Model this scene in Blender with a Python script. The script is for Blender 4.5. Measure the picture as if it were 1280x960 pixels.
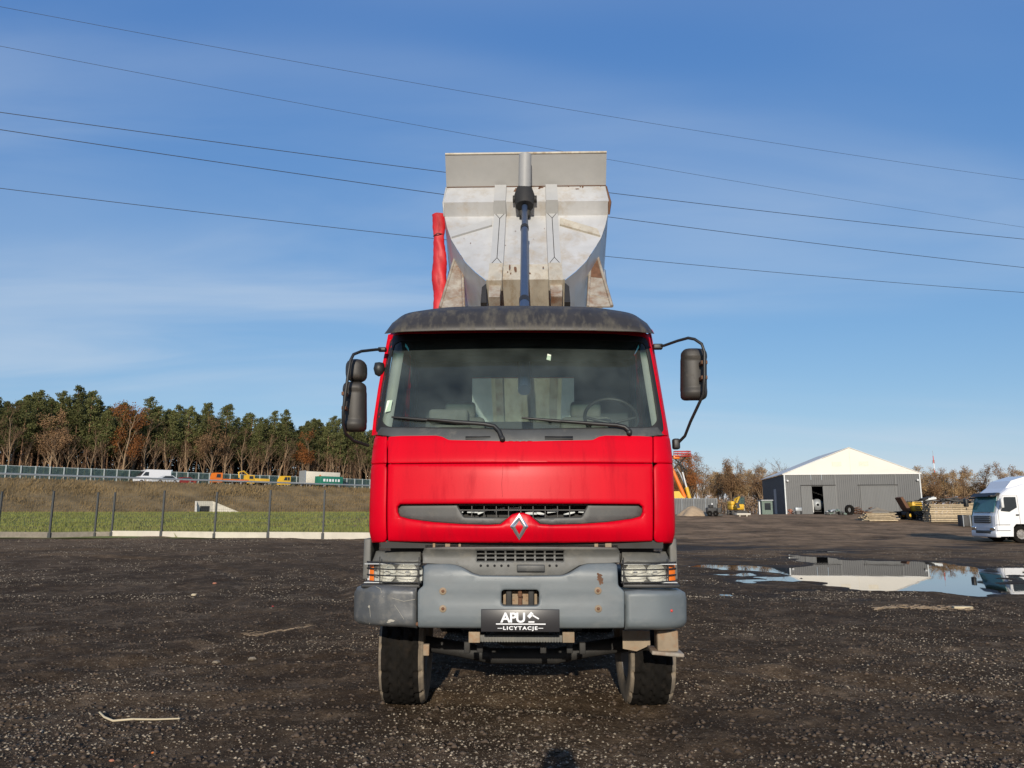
import bpy, bmesh, math, random
import numpy as np
from mathutils import Vector, Matrix
from mathutils.geometry import delaunay_2d_cdt
for o in list(bpy.data.objects):
    bpy.data.objects.remove(o)
scene = bpy.context.scene
COL = scene.collection
RAD = math.radians
rnd = random.Random(7)
# ------------------------------------------------------------------ camera
CAM_H = 1.70; PITCH = RAD(9.9); FPX = 924.0
cd = bpy.data.cameras.new('camera'); cam = bpy.data.objects.new('camera', cd); COL.objects.link(cam)
cam.location = (0, 0, CAM_H); cam.rotation_euler = (math.pi/2 + PITCH, 0, 0)
cd.sensor_width = 36; cd.lens = 26.0; cd.clip_start = 0.05; cd.clip_end = 6000
scene.camera = cam
# ------------------------------------------------------------------ sky and sun
SUN_EL = RAD(16.5); SUN_AZ = RAD(3.2)
world = bpy.data.worlds.new('World'); scene.world = world; world.use_nodes = True
nt = world.node_tree; nt.nodes.clear()
wo = nt.nodes.new('ShaderNodeOutputWorld'); bg = nt.nodes.new('ShaderNodeBackground'); bg.inputs['Strength'].default_value = 0.12
sky = nt.nodes.new('ShaderNodeTexSky'); sky.sky_type = 'NISHITA'; sky.sun_disc = False
sky.sun_elevation = SUN_EL; sky.sun_rotation = math.pi + SUN_AZ; sky.air_density = 1.0; sky.dust_density = 0.2; sky.ozone_density = 5.0
tc = nt.nodes.new('ShaderNodeTexCoord')
sep = nt.nodes.new('ShaderNodeSeparateXYZ'); nt.links.new(tc.outputs['Generated'], sep.inputs[0])
def wmath(op, a, b=None, c=None):
    n = nt.nodes.new('ShaderNodeMath'); n.operation = op
    for i, v in enumerate((a, b, c)):
        if v is None: continue
        if isinstance(v, (int, float)): n.inputs[i].default_value = v
        else: nt.links.new(v, n.inputs[i])
    return n.outputs[0]
# thin cirrus on a high plane: direction divided by its height
zz = wmath('MAXIMUM', sep.outputs[2], 0.04)
cu = wmath('DIVIDE', sep.outputs[0], wmath('ADD', zz, 0.12)); cv = wmath('DIVIDE', sep.outputs[1], wmath('ADD', zz, 0.12))
comb = nt.nodes.new('ShaderNodeCombineXYZ'); nt.links.new(cu, comb.inputs[0]); nt.links.new(cv, comb.inputs[1])
mp = nt.nodes.new('ShaderNodeMapping'); mp.inputs['Rotation'].default_value = (0, 0, RAD(12)); mp.inputs['Scale'].default_value = (0.35, 1.0, 1); mp.inputs['Location'].default_value = (3.1, 2.2, 0)
nt.links.new(comb.outputs[0], mp.inputs[0])
def wnoise(scale, detail, dist, rough=0.55):
    n = nt.nodes.new('ShaderNodeTexNoise'); n.inputs['Scale'].default_value = scale; n.inputs['Detail'].default_value = detail
    n.inputs['Distortion'].default_value = dist; n.inputs['Roughness'].default_value = rough
    nt.links.new(mp.outputs[0], n.inputs['Vector']); return n.outputs['Fac']
big = wnoise(0.7, 3, 0.3); fine = wnoise(1.7, 6, 0.7, 0.5)
def wrange(v, a, b, lo=0.0, hi=1.0):
    n = nt.nodes.new('ShaderNodeMapRange'); n.interpolation_type = 'SMOOTHSTEP'
    nt.links.new(v, n.inputs[0]); n.inputs[1].default_value = a; n.inputs[2].default_value = b; n.inputs[3].default_value = lo; n.inputs[4].default_value = hi
    return n.outputs[0]
cl = wmath('MULTIPLY', wrange(big, 0.36, 0.66), wrange(fine, 0.22, 0.78))
cl = wmath('MULTIPLY_ADD', cl, 0.55, 0.0)
# the camera's rendering of the sky: each channel of the physical sky through its own power curve
spc = nt.nodes.new('ShaderNodeSeparateColor'); nt.links.new(sky.outputs[0], spc.inputs[0]); cmb = nt.nodes.new('ShaderNodeCombineColor')
for i, (k, g) in enumerate(((1.32, .90), (1.72, .68), (3.25, .39))):
    nt.links.new(wmath('MULTIPLY', wmath('POWER', spc.outputs[i], g), k), cmb.inputs[i])
mix = nt.nodes.new('ShaderNodeMixRGB'); nt.links.new(cl, mix.inputs[0]); nt.links.new(cmb.outputs[0], mix.inputs[1]); mix.inputs[2].default_value = (5.2, 6.1, 7.2, 1)
nt.links.new(mix.outputs[0], bg.inputs[0]); nt.links.new(bg.outputs[0], wo.inputs[0])
sd = bpy.data.lights.new('sun', 'SUN'); sd.energy = 5.0; sd.angle = RAD(0.5); sd.color = (1.0, 0.91, 0.77)
sun = bpy.data.objects.new('sun', sd); COL.objects.link(sun); sun.rotation_euler = (math.pi/2 - SUN_EL, 0, -SUN_AZ); sun.location = (-3, -40, 30)
scene.view_settings.view_transform = 'Standard'; scene.view_settings.look = 'None'
scene.view_settings.exposure = -0.15; scene.view_settings.gamma = 1.0; scene.view_settings.use_curve_mapping = False
# ------------------------------------------------------------------ measuring helpers
CP, SP = math.cos(PITCH), math.sin(PITCH)
def ray(px, py):
    dx = (px - 640)/FPX; dy = (480 - py)/FPX
    return Vector((dx, CP - dy*SP, SP + dy*CP))
def at(px, py, Y):
    r = ray(px, py); return Vector((0, 0, CAM_H)) + r*(Y/r.y)
def atz(px, py, z):
    r = ray(px, py); return Vector((0, 0, CAM_H)) + r*((z - CAM_H)/r.z)
def xat(px, Y, z=1.7):
    # world x of photograph column px for a point at depth Y and height z
    return (px - 640)/FPX*(Y*CP + (z - CAM_H)*SP)
def sstep(a, b, x):
    t = np.clip((np.asarray(x, float) - a)/(b - a), 0, 1); return t*t*(3 - 2*t)
def vnoise(x, y, seed=0):
    x = np.asarray(x, float); y = np.asarray(y, float)
    xi = np.floor(x).astype(np.int64); yi = np.floor(y).astype(np.int64); fx = x - xi; fy = y - yi
    def h(a, b):
        n = (a*374761393 + b*668265263 + seed*974634777) & 0xffffffff
        n = ((n ^ (n >> 13))*1274126177) & 0xffffffff
        n = n ^ (n >> 16)
        return (n & 0xffff)/65535.0
    u = fx*fx*(3 - 2*fx); v = fy*fy*(3 - 2*fy)
    return (h(xi, yi)*(1-u) + h(xi+1, yi)*u)*(1-v) + (h(xi, yi+1)*(1-u) + h(xi+1, yi+1)*u)*v - 0.5
def fbm(x, y, seed=0, oct=4):
    s = 0; a = 1.0
    for i in range(oct):
        s = s + a*vnoise(x*2**i, y*2**i, seed + i*17); a *= 0.5
    return s
# ------------------------------------------------------------------ materials
MATS = {}
def mat(name, col, rough=0.6, metal=0.0, var=0.15, scale=6.0, dirt=None, bump=0.0, bscale=60.0, coat=0.0, alpha=None, rand=0.0, stretch=(1, 1, 1), spec=0.5, trans=0.0):
    """principled material whose colour is varied by noise; dirt = (colour, amount, scale)"""
    m = bpy.data.materials.new(name); m.use_nodes = True; t = m.node_tree; N = t.nodes; L = t.links
    b = N['Principled BSDF']; b.inputs['Roughness'].default_value = rough; b.inputs['Metallic'].default_value = metal
    b.inputs['Specular IOR Level'].default_value = spec
    if coat: b.inputs['Coat Weight'].default_value = coat; b.inputs['Coat Roughness'].default_value = 0.28
    c = N.new('ShaderNodeTexCoord'); mpn = N.new('ShaderNodeMapping'); mpn.inputs['Scale'].default_value = stretch
    L.new(c.outputs['Object'], mpn.inputs[0])
    def noise(s, d=6, r=0.6):
        n = N.new('ShaderNodeTexNoise'); n.inputs['Scale'].default_value = s; n.inputs['Detail'].default_value = d; n.inputs['Roughness'].default_value = r
        L.new(mpn.outputs[0], n.inputs['Vector']); return n.outputs['Fac']
    hsv = N.new('ShaderNodeHueSaturation'); hsv.inputs['Color'].default_value = (*col, 1)
    v = N.new('ShaderNodeMapRange'); v.inputs[1].default_value = 0.25; v.inputs[2].default_value = 0.75
    v.inputs[3].default_value = 1 - var; v.inputs[4].default_value = 1 + var; L.new(noise(scale), v.inputs[0])
    val = v.outputs[0]
    if rand:
        oi = N.new('ShaderNodeObjectInfo'); r = N.new('ShaderNodeMapRange'); r.inputs[3].default_value = 1 - rand; r.inputs[4].default_value = 1 + rand
        L.new(oi.outputs['Random'], r.inputs[0]); mm = N.new('ShaderNodeMath'); mm.operation = 'MULTIPLY'; L.new(val, mm.inputs[0]); L.new(r.outputs[0], mm.inputs[1]); val = mm.outputs[0]
    L.new(val, hsv.inputs['Value'])
    out = hsv.outputs[0]
    if dirt:
        dc, amt, ds = dirt
        mx = N.new('ShaderNodeMixRGB'); rr = N.new('ShaderNodeMapRange'); rr.inputs[1].default_value = 0.62 - 0.35*amt; rr.inputs[2].default_value = 0.78 - 0.2*amt
        rr.inputs[4].default_value = min(1.0, 0.35 + amt); L.new(noise(ds, 9, 0.7), rr.inputs[0]); L.new(rr.outputs[0], mx.inputs[0])
        L.new(out, mx.inputs[1]); mx.inputs[2].default_value = (*dc, 1); out = mx.outputs[0]
        ro = N.new('ShaderNodeMapRange'); ro.inputs[3].default_value = rough; ro.inputs[4].default_value = min(0.95, rough + 0.35)
        L.new(rr.outputs[0], ro.inputs[0]); L.new(ro.outputs[0], b.inputs['Roughness'])
    L.new(out, b.inputs['Base Color'])
    if bump:
        bn = N.new('ShaderNodeBump'); bn.inputs['Strength'].default_value = bump; bn.inputs['Distance'].default_value = 0.02
        L.new(noise(bscale, 4), bn.inputs['Height']); L.new(bn.outputs[0], b.inputs['Normal'])
    if trans:
        tr = N.new('ShaderNodeBsdfTranslucent'); L.new(out, tr.inputs[0]); ms = N.new('ShaderNodeMixShader'); ms.inputs[0].default_value = trans
        L.new(b.outputs[0], ms.inputs[1]); L.new(tr.outputs[0], ms.inputs[2]); L.new(ms.outputs[0], N['Material Output'].inputs[0])
    if alpha is not None: b.inputs['Alpha'].default_value = alpha
    MATS[name] = m; return m
def glassmat(name, tint, dust=0.05, dustcol=(.45, .46, .44), ior=1.5, rough=0.02, band=None):
    m = bpy.data.materials.new(name); m.use_nodes = True; t = m.node_tree; N = t.nodes; L = t.links; N.clear()
    o = N.new('ShaderNodeOutputMaterial'); tr = N.new('ShaderNodeBsdfTransparent'); tr.inputs[0].default_value = (*tint, 1)
    gl = N.new('ShaderNodeBsdfGlossy'); gl.inputs['Roughness'].default_value = rough; fr = N.new('ShaderNodeFresnel'); fr.inputs[0].default_value = ior
    m1 = N.new('ShaderNodeMixShader'); L.new(fr.outputs[0], m1.inputs[0]); L.new(tr.outputs[0], m1.inputs[1]); L.new(gl.outputs[0], m1.inputs[2])
    df = N.new('ShaderNodeBsdfDiffuse'); df.inputs[0].default_value = (*dustcol, 1)
    m2 = N.new('ShaderNodeMixShader'); c = N.new('ShaderNodeTexCoord'); n = N.new('ShaderNodeTexNoise'); n.inputs['Scale'].default_value = 3.5; n.inputs['Detail'].default_value = 8
    L.new(c.outputs['Object'], n.inputs['Vector']); r = N.new('ShaderNodeMapRange'); r.inputs[1].default_value = 0.3; r.inputs[2].default_value = 0.75
    r.inputs[3].default_value = dust*0.4; r.inputs[4].default_value = dust*1.6; L.new(n.outputs['Fac'], r.inputs[0]); L.new(r.outputs[0], m2.inputs[0])
    L.new(m1.outputs[0], m2.inputs[1]); L.new(df.outputs[0], m2.inputs[2]); L.new(m2.outputs[0], o.inputs[0])
    if band:   # tinted strip moulded into the top of the pane: (z_from, z_to, colour)
        s = N.new('ShaderNodeSeparateXYZ'); L.new(c.outputs['Object'], s.inputs[0]); q = N.new('ShaderNodeMapRange'); q.interpolation_type = 'SMOOTHSTEP'
        q.inputs[1].default_value = band[0]; q.inputs[2].default_value = band[1]; L.new(s.outputs[2], q.inputs[0])
        mx = N.new('ShaderNodeMixRGB'); mx.inputs[1].default_value = (*tint, 1); mx.inputs[2].default_value = (*band[2], 1); L.new(q.outputs[0], mx.inputs[0]); L.new(mx.outputs[0], tr.inputs[0])
    MATS[name] = m; return m
# ------------------------------------------------------------------ mesh helpers
def newmesh(name, V, F, m=None, smooth=False, smoothlist=None):
    me = bpy.data.meshes.new(name)
    V = np.asarray(V, np.float32).reshape(-1, 3)
    if isinstance(F, np.ndarray):
        n, k = F.shape; me.vertices.add(len(V)); me.vertices.foreach_set('co', V.ravel())
        me.loops.add(n*k); me.loops.foreach_set('vertex_index', F.astype(np.int32).ravel())
        me.polygons.add(n); me.polygons.foreach_set('loop_start', np.arange(0, n*k, k, dtype=np.int32))
        me.update(calc_edges=True)
    else:
        me.from_pydata([tuple(map(float, v)) for v in V], [], [tuple(int(i) for i in f) for f in F])
    if smoothlist is not None: me.polygons.foreach_set('use_smooth', np.asarray(smoothlist, bool))
    elif smooth: me.polygons.foreach_set('use_smooth', np.ones(len(me.polygons), bool))
    if m: me.materials.append(MATS[m])
    me.validate(); me.update(); return me
def link(name, me, parent=None, loc=None, rot=None, label=None, cat=None, group=None, kind=None):
    o = bpy.data.objects.new(name, me); COL.objects.link(o)
    if parent: o.parent = parent
    if loc is not None: o.location = loc
    if rot is not None: o.rotation_euler = rot
    tag(o, label, cat, group, kind); return o
def tag(o, label=None, cat=None, group=None, kind=None):
    if label: o['label'] = label
    if cat: o['category'] = cat
    if group: o['group'] = group
    if kind: o['kind'] = kind
    return o
def empty(name, loc=(0, 0, 0), rz=0.0, label=None, cat=None, group=None, scale=1.0):
    o = link(name, None, None, loc, (0, 0, rz), label, cat, group); o.empty_display_size = 0.2
    o.scale = (scale,)*3; return o
def copy_tree(o, parent=None, label=None):
    c = o.copy(); COL.objects.link(c); c.parent = parent
    if label: c['label'] = label
    for ch in KIDS.get(o.name, []): copy_tree(ch, c)
    return c
KIDS = {}
class MB:
    def __init__(s): s.V = []; s.F = []; s.S = []
    def add(s, V, F, smooth=False):
        n = len(s.V); s.V += [tuple(v) for v in V]; s.F += [tuple(i + n for i in f) for f in F]; s.S += [smooth]*len(F); return s
    def box(s, c, d, rz=0, rx=0, ry=0, taper=None, bev=0.0):
        cx, cy, cz = c; hx, hy, hz = d[0]/2, d[1]/2, d[2]/2
        M = Matrix.Translation(c) @ Matrix.Rotation(rz, 4, 'Z') @ Matrix.Rotation(ry, 4, 'Y') @ Matrix.Rotation(rx, 4, 'X')
        if bev <= 0:
            t = taper or (1, 1); P = []
            for z in (-1, 1):
                k = t if z > 0 else (1, 1)
                for x, y in ((-1, -1), (1, -1), (1, 1), (-1, 1)): P.append(M @ Vector((x*hx*k[0], y*hy*k[1], z*hz)))
            return s.add(P, [(3, 2, 1, 0), (4, 5, 6, 7), (0, 1, 5, 4), (1, 2, 6, 5), (2, 3, 7, 6), (3, 0, 4, 7)])
        bm = bmesh.new(); bmesh.ops.create_cube(bm, size=1)
        for v in bm.verts:
            k = (taper or (1, 1)) if v.co.z > 0 else (1, 1)
            v.co = Vector((v.co.x*d[0]*k[0], v.co.y*d[1]*k[1], v.co.z*d[2]))
        bmesh.ops.bevel(bm, geom=bm.edges[:], offset=min(bev, min(d)*.45), segments=2, profile=.5, affect='EDGES')
        bm.verts.index_update(); V = [M @ v.co for v in bm.verts]; F = [[v.index for v in f.verts] for f in bm.faces]; bm.free()
        return s.add(V, F, True)
    def tube(s, pts, r, seg=8, cap=True, smooth=True, closed=False):
        pts = [Vector(p) for p in pts]; n = len(pts); rs = r if isinstance(r, (list, tuple)) else [r]*n
        V = []; F = []; up = None
        for i, p in enumerate(pts):
            if closed: t = pts[(i+1) % n] - pts[i-1]
            else: t = pts[min(i+1, n-1)] - pts[max(i-1, 0)]
            t.normalize()
            if up is None: up = Vector((0, 0, 1)) if abs(t.z) < .9 else Vector((1, 0, 0))
            a = t.cross(up).normalized(); up = a.cross(t).normalized()
            for k in range(seg):
                q = 2*math.pi*k/seg; V.append(p + (a*math.cos(q) + up*math.sin(q))*rs[i])
        for i in range(n if closed else n-1):
            j = (i+1) % n
            for k in range(seg):
                F.append((i*seg+k, i*seg+(k+1) % seg, j*seg+(k+1) % seg, j*seg+k))
        s.add(V, F, smooth)
        if cap and not closed:
            s.add(V[:seg], [tuple(range(seg))[::-1]]); s.add(V[-seg:], [tuple(range(seg))])
        return s
    def lathe(s, prof, seg=32, axis='X', c=(0, 0, 0), smooth=True, M=None):
        """prof = [(radius, along)]"""
        V = []; F = []; n = len(prof)
        for k in range(seg):
            q = 2*math.pi*k/seg; cs, sn = math.cos(q), math.sin(q)
            for r, a in prof:
                v = {'X': (a, r*cs, r*sn), 'Y': (r*cs, a, r*sn), 'Z': (r*cs, r*sn, a)}[axis]
                v = Vector(v)
                if M: v = M @ v
                V.append(v + Vector(c))
        for k in range(seg):
            k2 = (k+1) % seg
            for i in range(n-1): F.append((k*n+i, k2*n+i, k2*n+i+1, k*n+i+1))
        return s.add(V, F, smooth)
    def prism(s, pts, off, smooth=False):
        """closed polygon of 3-D points swept by vector off"""
        P = [Vector(p) for p in pts]; o = Vector(off); n = len(P)
        V = P + [p + o for p in P]
        F = [tuple(range(n)), tuple(range(2*n-1, n-1, -1))] + [(i, (i+1) % n + 0, (i+1) % n + n, i + n) for i in range(n)]
        return s.add(V, F, smooth)
    def loft(s, rings, closed=True, caps=True, smooth=True):
        n = len(rings[0]); V = [v for r in rings for v in r]; F = []
        for i in range(len(rings)-1):
            for k in range(n if closed else n-1):
                F.append((i*n+k, i*n+(k+1) % n, (i+1)*n+(k+1) % n, (i+1)*n+k))
        s.add(V, F, smooth)
        if caps and closed:
            s.add(rings[0], [tuple(range(n))[::-1]]); s.add(rings[-1], [tuple(range(n))])
        return s
    def mesh(s, name, m, fix=True):
        me = newmesh(name, s.V, s.F, m, smoothlist=s.S)
        if fix:
            bm = bmesh.new(); bm.from_mesh(me); bmesh.ops.recalc_face_normals(bm, faces=bm.faces[:]); bm.to_mesh(me); bm.free()
        return me
    def build(s, name, m, parent=None, fix=True, **k):
        o = link(name, s.mesh(name, m, fix), parent, **k)
        if parent: KIDS.setdefault(parent.name, []).append(o)
        return o
def part(name, m, parent, *calls, **k):
    b = MB()
    for c in calls:
        f, a, kw = c[0], [x for x in c[1:] if not isinstance(x, dict)], {}
        for x in c[1:]:
            if isinstance(x, dict): kw.update(x)
        getattr(b, f)(*a, **kw)
    return b.build(name, m, parent, **k)
def inside(P, poly):
    x, y = P[:, 0], P[:, 1]; r = np.zeros(len(P), bool); n = len(poly)
    for i in range(n):
        x1, y1 = poly[i]; x2, y2 = poly[(i+1) % n]
        c = ((y1 > y) != (y2 > y)) & (x < (x2-x1)*(y-y1)/((y2-y1) if y2 != y1 else 1e-12) + x1); r ^= c
    return r
def edist(P, poly):
    d = np.full(len(P), 1e9); n = len(poly)
    for i in range(n):
        a = np.array(poly[i]); b = np.array(poly[(i+1) % n]); ab = b - a; L = max((ab**2).sum(), 1e-12)
        t = np.clip(((P - a) @ ab)/L, 0, 1); q = a + t[:, None]*ab; d = np.minimum(d, np.hypot(*(P - q).T))
    return d
def resample(poly, step):
    out = []; n = len(poly)
    for i in range(n):
        a = np.array(poly[i], float); b = np.array(poly[(i+1) % n], float); k = max(1, int(math.ceil(np.hypot(*(b-a))/step)))
        for j in range(k): out.append(tuple(a + (b-a)*j/k))
    return out
def rounded(poly, r, seg=4):
    """round every corner of a polygon by radius r"""
    out = []; n = len(poly)
    for i in range(n):
        p = np.array(poly[i], float); a = np.array(poly[i-1], float) - p; b = np.array(poly[(i+1) % n], float) - p
        la, lb = np.hypot(*a), np.hypot(*b); rr = min(r, la*.45, lb*.45); A = p + a/la*rr; B = p + b/lb*rr
        for k in range(seg+1):
            t = k/seg; out.append(tuple((1-t)**2*A + 2*t*(1-t)*p + t*t*B))
    return out
def skin(outline, surf, holes=(), step=.05, lip=(.02, .012), thick=.03):
    """sheet over the (x,z) outline lifted onto y = surf(x,z), its rims rolled back by lip=(width,depth) and closed by a rim of depth thick"""
    polys = [resample(outline, step)] + [resample(h, step) for h in holes]
    allp = np.array([p for q in polys for p in q]); lo = allp.min(0); hi = allp.max(0)
    gx, gz = np.meshgrid(np.arange(lo[0]+step*.5, hi[0], step), np.arange(lo[1]+step*.5, hi[1], step)); G = np.c_[gx.ravel(), gz.ravel()]
    def ok(P):
        r = inside(P, polys[0])
        for h in polys[1:]: r &= ~inside(P, h)
        return r
    def dist(P): return np.min([edist(P, q) for q in polys], axis=0)
    pts = [allp]
    if lip[0] > 0:
        for fr in (.12, .3, .55, 1.0):
            for q in polys:
                Q = np.array(q); T = np.roll(Q, -1, 0) - np.roll(Q, 1, 0); Nn = np.c_[-T[:, 1], T[:, 0]]; Nn /= np.maximum(np.hypot(*Nn.T), 1e-9)[:, None]
                for sg in (1, -1):
                    R = Q + Nn*sg*lip[0]*fr; k = ok(R)
                    R = R[k]
                    if len(R): R = R[dist(R) > lip[0]*fr*.9]; pts.append(R)
    G = G[ok(G)]; 
    if len(G): G = G[dist(G) > max(lip[0]*1.2, step*.45)]; pts.append(G)
    P = np.concatenate([p for p in pts if len(p)]); edges = []; n0 = 0
    for q in polys:
        edges += [(n0+i, n0+(i+1) % len(q)) for i in range(len(q))]; n0 += len(q)
    res = delaunay_2d_cdt([Vector(p) for p in P], edges, [], 0, 1e-6)
    W = np.array([tuple(v) for v in res[0]]); T = np.array([f for f in res[2] if len(f) == 3])
    T = T[ok(W[T].mean(1))]
    d = dist(W); y = np.array([surf(a, b) for a, b in W])
    if lip[0] > 0: y = y + lip[1]*np.clip(1 - d/lip[0], 0, 1)**2
    V = np.c_[W[:, 0], y, W[:, 1]]
    b = MB(); b.add(V.tolist(), T.tolist(), True)
    for q in polys:
        Q = np.array(q); yy = np.array([surf(a, c) for a, c in Q]) + (lip[1] if lip[0] > 0 else 0); n = len(Q)
        R = [(Q[i, 0], yy[i], Q[i, 1]) for i in range(n)] + [(Q[i, 0], yy[i] + thick, Q[i, 1]) for i in range(n)]
        b.add(R, [(i, (i+1) % n, (i+1) % n + n, i + n) for i in range(n)], False)
    return b
# ------------------------------------------------------------------ palette
mat('red_paint', (.55, .001, .012), .44, var=.07, scale=2.0, dirt=((.34, .002, .012), .28, 3.6), coat=.08, stretch=(2.6, 1, .45), spec=.06)
mat('red_dark', (.34, .006, .012), .5)
mat('black_plastic', (.018, .018, .018), .5, var=.2, bump=.05, bscale=120)
mat('mirror_plastic', (.030, .026, .022), .55, var=.2, scale=12, dirt=((.12, .1, .08), .2, 9))
mat('rubber', (.014, .014, .015), .7)
mat('visor_plastic', (.032, .028, .024), .5, var=.25, scale=4, dirt=((.12, .105, .075), .42, 5), stretch=(2.5, 1, .7), bump=.05, bscale=30)
mat('grey_plastic', (.105, .105, .098), .55, var=.25, scale=5, dirt=((.19, .175, .145), .32, 6), bump=.06, bscale=140)
mat('trim_dark', (.055, .057, .056), .5, var=.2, dirt=((.14, .13, .11), .25, 7))
mat('bumper_paint', (.128, .148, .158), .45, var=.12, scale=3, dirt=((.18, .19, .19), .32, 4), stretch=(1, 1, 2), bump=.02, bscale=9)
mat('bumper_plastic', (.085, .090, .094), .40, var=.2, scale=5, dirt=((.17, .16, .14), .34, 12), bump=.12, bscale=7)
mat('silver_paint', (.45, .45, .445), .40, var=.18, scale=1.8, dirt=((.33, .25, .15), .32, 2.2), stretch=(1.3, 1, 1), bump=.04, bscale=5)
mat('silver_clean', (.41, .41, .40), .38, var=.06, dirt=((.36, .3, .22), .12, 3))
mat('silver_stained', (.46, .42, .34), .5, var=.25, scale=2.5, dirt=((.26, .16, .07), .36, 4.2), stretch=(2, 1, 1))
mat('rusty_paint', (.33, .30, .25), .65, var=.2, scale=4, dirt=((.16, .07, .03), .55, 5))
mat('scratch_pale', (.34, .32, .27), .8)
mat('rust', (.13, .062, .032), .85, var=.35, scale=14, bump=.2, bscale=60)
mat('tan_rust', (.27, .21, .145), .8, var=.25, dirt=((.26, .10, .03), .35, 9))
mat('steel_dark', (.020, .019, .018), .7, var=.3, dirt=((.05, .04, .03), .2, 7))
mat('ram_blue', (.045, .07, .125), .3, metal=.2, var=.15)
mat('ram_tube', (.30, .30, .295), .55, metal=.0, var=.08)
mat('tarp_red', (.50, .012, .018), .55, var=.25, scale=3, dirt=((.20, .01, .012), .36, 5), bump=.35, bscale=6, stretch=(1.5, 1, .5))
mat('tyre_rubber', (.010, .009, .008), .9, var=.35, dirt=((.026, .020, .015), .3, 7), bump=.15, bscale=90, spec=.1)
mat('tyre_wall', (.19, .155, .115), .9, var=.25, scale=7, dirt=((.06, .055, .05), .4, 6))
mat('rim_grey', (.22, .21, .20), .5, dirt=((.15, .1, .07), .35, 8))
mat('chrome', (.72, .72, .74), .12, metal=1.0, var=.05)
mat('badge_silver', (.66, .66, .66), .28, metal=.85, var=.06)
mat('lamp_reflector', (.80, .80, .78), .3, metal=.25, var=.15, scale=20)
mat('amber_lens', (.75, .17, .02), .3)
mat('white_plastic', (.62, .62, .6), .5)
mat('cab_trim', (.30, .31, .30), .7, var=.1)
mat('cab_dark', (.055, .06, .065), .85, var=.15)
mat('dash_grey', (.27, .28, .26), .75, var=.1)
mat('seat_cloth', (.12, .125, .115), .9, var=.2, scale=12)
mat('plate_black', (.025, .024, .026), .35, var=.08)
mat('print_white', (.78, .78, .78), .6, var=.02)
mat('sticker', (.66, .72, .62), .6, var=.15, scale=30)
mat('concrete', (.52, .48, .40), .9, var=.12, scale=2, bump=.1)
mat('post_dark', (.03, .034, .036), .6)
mat('wire_dark', (.02, .02, .022), .6)
mat('wire_mesh', (.05, .055, .055), .6)
mat('asphalt', (.06, .06, .06), .9)
mat('galvanised', (.36, .38, .39), .5, metal=.4, var=.15, scale=3)
mat('barrier_frame', (.36, .40, .39), .6)
glassmat('barrier_glass', (.42, .58, .55), dust=.22, dustcol=(.15, .24, .23))
mat('sheet_grey', (.085, .088, .090), .45, var=.08, scale=.6, stretch=(1, 1, .3))
mat('sheet_door', (.115, .118, .117), .5, var=.1, scale=.8, stretch=(1, 1, .3))
mat('tarp_white', (.66, .63, .56), .6, var=.04, scale=.4)
mat('inside_dark', (.012, .012, .013), .9)
mat('orange_paint', (.68, .17, .02), .4, var=.1); mat('yellow_paint', (.68, .40, .03), .45, var=.15, dirt=((.3, .2, .06), .25, 3))
mat('white_paint', (.74, .74, .74), .3, var=.04, coat=.4); mat('cream_paint', (.66, .60, .48), .5); mat('green_paint', (.02, .16, .10), .45)
mat('sand', (.40, .29, .18), .95, var=.15, scale=3, bump=.3)
mat('timber', (.42, .33, .21), .85, var=.3, scale=5, rand=.25); mat('timber_grey', (.23, .20, .16), .9, var=.25, rand=.25)
mat('scrap_dark', (.05, .048, .045), .7, var=.4, scale=4); mat('scrap_green', (.12, .16, .13), .7, var=.3); mat('brick_red', (.36, .15, .09), .9, var=.3, scale=8)
mat('car_red', (.25, .02, .02), .3); mat('car_silver', (.5, .52, .53), .3); mat('dark_window', (.02, .026, .03), .12)
mat('teal_window', (.05, .16, .16), .1)
mat('pole_red', (.55, .05, .04), .5)
mat('pine_bark', (.22, .125, .07), .9, var=.3, scale=1.2, rand=.25); mat('pale_bark', (.25, .17, .10), .9, var=.3, scale=2, rand=.25)
mat('twig_brown', (.175, .105, .058), .9, var=.25, rand=.3); mat('birch_bark', (.42, .38, .31), .9, var=.3, scale=2)
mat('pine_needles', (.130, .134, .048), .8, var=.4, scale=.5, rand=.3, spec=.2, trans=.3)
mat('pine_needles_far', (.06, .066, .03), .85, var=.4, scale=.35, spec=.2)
mat('leaf_rust', (.30, .115, .035), .8, var=.35, scale=.6, rand=.2, spec=.2, trans=.25)
mat('leaf_brown', (.24, .145, .075), .85, var=.35, scale=.5, rand=.3, spec=.2, trans=.2)
mat('leaf_tan', (.36, .24, .12), .85, var=.35, scale=.5, rand=.3, spec=.2, trans=.2)
mat('thicket_tan', (.22, .145, .085), .9, var=.4, scale=.3)
mat('brush_brown', (.12, .085, .052), .9, var=.4, scale=.4)
mat('grass_green', (.225, .235, .060), .85, var=.35, scale=.35, dirt=((.23, .19, .08), .4, .3), spec=.2, trans=.2)
mat('dry_weed', (.205, .143, .068), .9, var=.4, scale=.3, spec=.2)
mat('stone_pale', (.25, .205, .15), .9, var=.75, scale=5.5); mat('stone_dark', (.075, .052, .035), .9, var=.5, scale=7)
mat('stick_wood', (.5, .42, .28), .85); mat('clothes', (.03, .03, .04), .8)
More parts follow.
